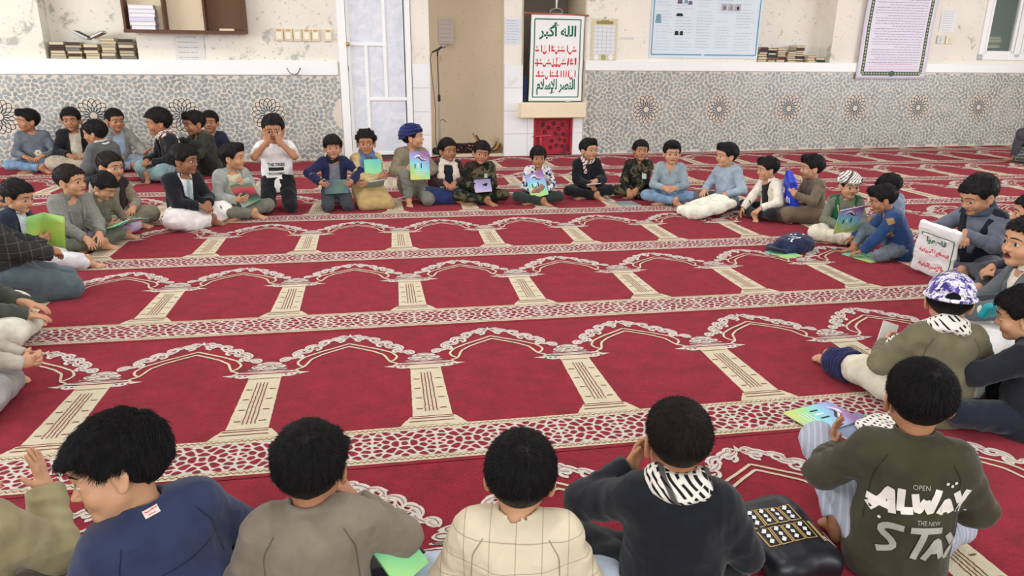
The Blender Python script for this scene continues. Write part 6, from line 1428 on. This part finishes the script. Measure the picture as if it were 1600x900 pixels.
def back_cap(b):
    Hh = lambda x, y, z: b.hc + b.Rh*HS @ V3(x, y, z); Rb = b.Rh
    def fill(g):
        g.ell(Hh(0,-.014,.036), np.array([.0855,.101,.083])*HS, Rb, k=.01)
        def cutz(X, Y, Z):
            x, y, z = X-b.hc[0], Y-b.hc[1], Z-b.hc[2]; lz = Rb[0,2]*x+Rb[1,2]*y+Rb[2,2]*z; return .018-lz
        g.field(cutz, b.hc-.2, b.hc+.2, .004, 'i')
        g.ell(Hh(0,-.12,.030), (.030,.06,.024), Rb, k=.004, op='s')
        for a in np.linspace(0, 2*math.pi, 40, endpoint=False): g.ell(Hh(.0865*math.cos(a), -.014+.102*math.sin(a), .020), (.009,.009,.009), Rb, k=.008)
        for x in np.linspace(-.06,.06,7): g.ell(Hh(x, .115-6*x*x, .022-2*x*x), (.020,.050,.006), Rb, k=.010)
    o = sdf_part(b, 'cap', .0035, fill, leaf_print(), disp=())
    m = MB(); m.lathe([(0,0),(.009,.0),(.007,.006),(0,.008)], 12, tuple(Hh(0,-.014,.126)*b.s), R=Rb); m.make('cap_button', C(120,106,170), o)
back_cap(f7); scarf(f7, KEF2, ends=[([(-.10,.05,.31),(-.16,.10,.22),(-.20,.16,.12)],.04)], fat=1.15, seed=12)
o = bag_sdf('scarf_end', ground(1376,664,.02), rotz(.5), (.09,.06,.018), KEF2, 'spotted black and white scarf end lying beside the fallen booklets', 'scarf', seed=41)
booklet('white booklet held up before the boy with the backward cap', f7.Wd((-.10,.36,.245)), f7.RW@V3(.9,.1,-.3), f7.RW@V3(.45,.3,.8), M_bpage, w=.075, h=.15, t=.006, art=False)
booklet('rainbow booklet lying open faced on the carpet border at right', ground(1285,652,.014), V3(-.25,.97,0)*-1, V3(-.98,-.18,0)*-1, CV_RAIN, w=.18, h=.25)
booklet('slate blue booklet lying half under the rainbow one on the carpet border', ground(1335,668,.003), V3(.25,-.97,0), V3(.98,.15,0), CV_SLATE, w=.16, h=.22, t=.009, art=False)
f6 = boy('boy in a dark olive jacket with white graffiti lettering on the back', (1436,624), s=.92, rel=-164, pose='kneeupL', hair='short', hairlen=.007, head=(.0,.06,0), skin=1, hvox=.003, nstr=11000, arms=(((.16,.20,.16),(0,.9,-.3),(0,-.2,-1),.4), ((-.17,.25,.26),(-.1,.4,.9),(.9,-.2,.2),.4)), tops=[JK(olive, inf=.012, v=(.03,.01,.2), collar=(.024,.006), open=.4, name='olive_jacket')], bottom=('jeans', stripe_mat('pinstripe_grey', srgb(158,162,176), srgb(178,182,194), 60)), lean=.06,
    legs=dict(L=((-.075,.02,.11),(-.22,.30,.27),(-.15,.10,.062),(-.2,1,-.1),(0,0,1))))
def graf(m, pl_):
    pl = lambda x, y, z_=0.: pl_(x*1.16, y*1.22, z_)
    W_ = .022; S_ = lambda P, w=W_, mi=0: m.ribbon(smooth_path(P, 16), w, 0 if mi == 0 else .001, mi, pl)
    for P in ([(-.125,-.005),(-.095,.030),(-.085,.065),(-.075,.0)],[(-.13,.018),(-.07,.014)],[(-.062,.066),(-.058,.010)],[(-.058,.012),(-.03,.016)],[(-.032,.060),(-.020,.014),(-.004,.046)],[(-.004,.046),(.008,.014),(.022,.075)],[(.030,.014),(.045,.050),(.060,.016)],[(.034,.026),(.060,.026)],[(.066,.068),(.080,.040)],[(.098,.070),(.078,.012)]): S_(P, .017)
    put_text(m, 'OPEN', lambda x, y: pl(x, y), -.02, .078, .04, .012, m=1); put_text(m, 'THE NEW', lambda x, y: pl(x, y), .01, -.010, .055, .011, m=1)
    for P in ([(-.045,-.030),(-.085,-.030),(-.100,-.050),(-.065,-.068),(-.055,-.090),(-.095,-.105)],[(-.03,-.030),(.045,-.028)],[(.005,-.030),(-.012,-.110)],[(.012,-.110),(.038,-.050),(.056,-.105)],[(.020,-.085),(.052,-.082)],[(.062,-.040),(.080,-.068)],[(.100,-.030),(.068,-.112)]): S_(P, .016, 1)
    for x, y in ((.04,.09),(.052,.084),(.06,.092),(-.10,-.02),(.11,.0)): m.poly([pl(x+.004*math.cos(t), y+.004*math.sin(t)) for t in np.linspace(0,2*math.pi,7,endpoint=False)])
decal(f6, f6.clothes[0], 'back_lettering', graf, f6.T(.030,-.1,.150), f6.Rt @ V3(1,0,0), f6.Rt @ V3(0,0,1), f6.Rt @ V3(0,-1,0), [C(226,220,210), C(168,166,158)], .003)
# black printed bag by his knee
bb_ = bag_sdf('shopping_bag', ground(1222,842,.06), rotz(.10) @ rotx(.12), (.115,.15,.05), plain('black_plastic', srgb(24,26,32), .4, .5), 'black plastic bag with gold and white printed squares on the carpet', 'bag', seed=17, disp=((.008,.07),(.003,.03)))
def bp2(m, pl):
    for j in range(2):
        for k in range(4):
            x, y = -.075+.04*k, .045-.075*j; m.ribbon([(x-.017,y-.032),(x+.017,y-.032),(x+.017,y+.032),(x-.017,y+.032),(x-.017,y-.032)], .004, 0, 0, pl)
            for t in range(3): m.ribbon([(x-.006+.004*(t % 2), y-.022+.020*t),(x+.004, y-.010+.020*t)], .011, .0003, 1, pl)
    m.ribbon([(.075,.0),(.078,-.08)], .010, 0, 0, pl); m.ribbon([(.085,-.06),(.10,-.10),(.10,-.04)], .006, 0, 1, pl)
bag_print(bb_, bp2, [plain('gold_print', srgb(180,150,90), .5), plain('white_print', srgb(220,220,218), .5)], base=(0,0,0), xd=(1,0,0), yd=(0,1,0), nd=(0,0,1))
# ---- foreground row seen from behind
f5 = boy('boy in a black jacket and black and white scarf, back turned', (1058,688), s=.90, rel=-172, pose='cross', hair='buzz', hairlen=.003, hairm=HAIRB, head=(.18,.08,0), skin=1, hvox=.003, nstr=7700, arms=(((.12,.20,.18),(-.3,.8,-.3),(0,-.3,-1),.5), ((-.12,.16,.40),(.4,.5,.7),(.7,-.5,.2),.7)), tops=[dict(kind='sweater', name='black_jacket', mat=C(24,26,32), inf=.014)], bottom=('trousers', C(30,32,36)), lean=.10)
scarf(f5, KEF, fat=1.12, seed=14)
f4 = boy('boy in a cream checked jacket with tousled hair, back turned', (813,744), s=.88, rel=178, pose='cross', hair='short', hairlen=.009, head=(.0,.10,.06), skin=2, hvox=.003, nstr=12100, tops=[JK(plaid_mat('cream_check', srgb(216,202,176), srgb(128,116,98), .060, ('X','Z'), .03), inf=.012, v=(.03,.01,.2), collar=(.016,.006), name='checked_jacket')], bottom=('baggy', C(176,188,204)), lean=.16, necklen=.018)
f3 = boy('boy in a taupe jacket with thick black hair, back turned, hand at chin', (485,730), s=.90, rel=174, pose='cross', hair='mop', hairlen=.008, head=(-.12,.12,0), skin=1, hvox=.003, nstr=13200, arms=(((.105,.14,.375),(-.45,.1,.85),(-.6,.2,.3),.85), 'lap'), tops=[JK(C(124,114,100), inf=.014, v=(.03,.01,.2), collar=(.012,.005), name='taupe_jacket')], bottom=('trousers', C(26,28,36)), lean=.14, necklen=.020)
booklet('mint green booklet standing half hidden beside the boy in the taupe jacket', ground(618,862,.20), V3(.80,.55,.22), V3(-.42,.62,.60), CV_MINT, w=.10, h=.15, art=False)
f2 = boy('boy in a navy shirt leaning and turning left in profile, mouth open', (184,732), s=.94, rel=-166, pose='cross', hair='mop', hairlen=.014, fringe=.010, head=(1.30,.12,.36), mouth=1, skin=2, hvox=.003, nstr=14300, side=-.16, vox=.0038, arms=(((.16,.22,.16),(-.2,.9,-.3),(0,-.3,-1),.4), ((-.17,.24,.14),(.2,.9,-.3),(0,-.3,-1),.4)), tops=[SH(C(46,54,84), inf=.012, collar=(.020,.006), open=.3, name='navy_shirt')], bottom=('trousers', C(26,28,36)), lean=.16)
def dr(m, pl): m.grid(lambda a, c_: pl((a-.5)*.036, (c_-.5)*.020), 4, 3)
def dr2(m, pl): scribble_line(m, pl, -.015, .015, .004, .005, 0, random.Random(2)); scribble_line(m, pl, -.010, .010, -.004, .004, 0, random.Random(4))
qn = f2.nb + f2.Rt @ V3(.0,-.05,.004)
decal(f2, f2.clothes[0], 'collar_tag', dr, qn, f2.Rt @ V3(1,0,0), f2.Rt @ V3(0,.2,1), f2.Rt @ V3(0,-1,.3), C(222,206,196), .003)
decal(f2, f2.clothes[0], 'tag_print', dr2, qn, f2.Rt @ V3(1,0,0), f2.Rt @ V3(0,.2,1), f2.Rt @ V3(0,-1,.3), M_redi, .0042)
f1 = boy('boy in a khaki shirt at the lower left corner with one hand raised', (-125,735), s=.94, rel=165, pose='cross', hair='short', hairlen=.014, head=(0,.05,0), skin=2, arms=(((.215,.20,.365),(-.05,.1,1),(-.9,.3,0),.15,(.7,.2,-1)), ((.02,.28,.30),(.3,.8,.2),(.3,-.5,-.6),.5)), tops=[SH(C(150,140,104), inf=.014, name='khaki_shirt')], bottom=('baggy', C(92,84,68)), lean=.12)
for b_, c_ in ((f3, C(92,84,74)), (f4, C(150,138,114)), (f6, C(40,38,28)), (f7, C(80,76,58))):
    seams(b_, [[(sx*.085,.315),(sx*.112,.27),(sx*.116,.20),(sx*.122,.10)] for sx in (-1, 1)], c_)
seams(f2, [[(-.125,.225),(-.06,.215),(.06,.215),(.125,.225)], [(-.09,.315),(-.114,.26),(-.118,.16)], [(.09,.315),(.114,.26),(.118,.16)]], C(28,34,58))
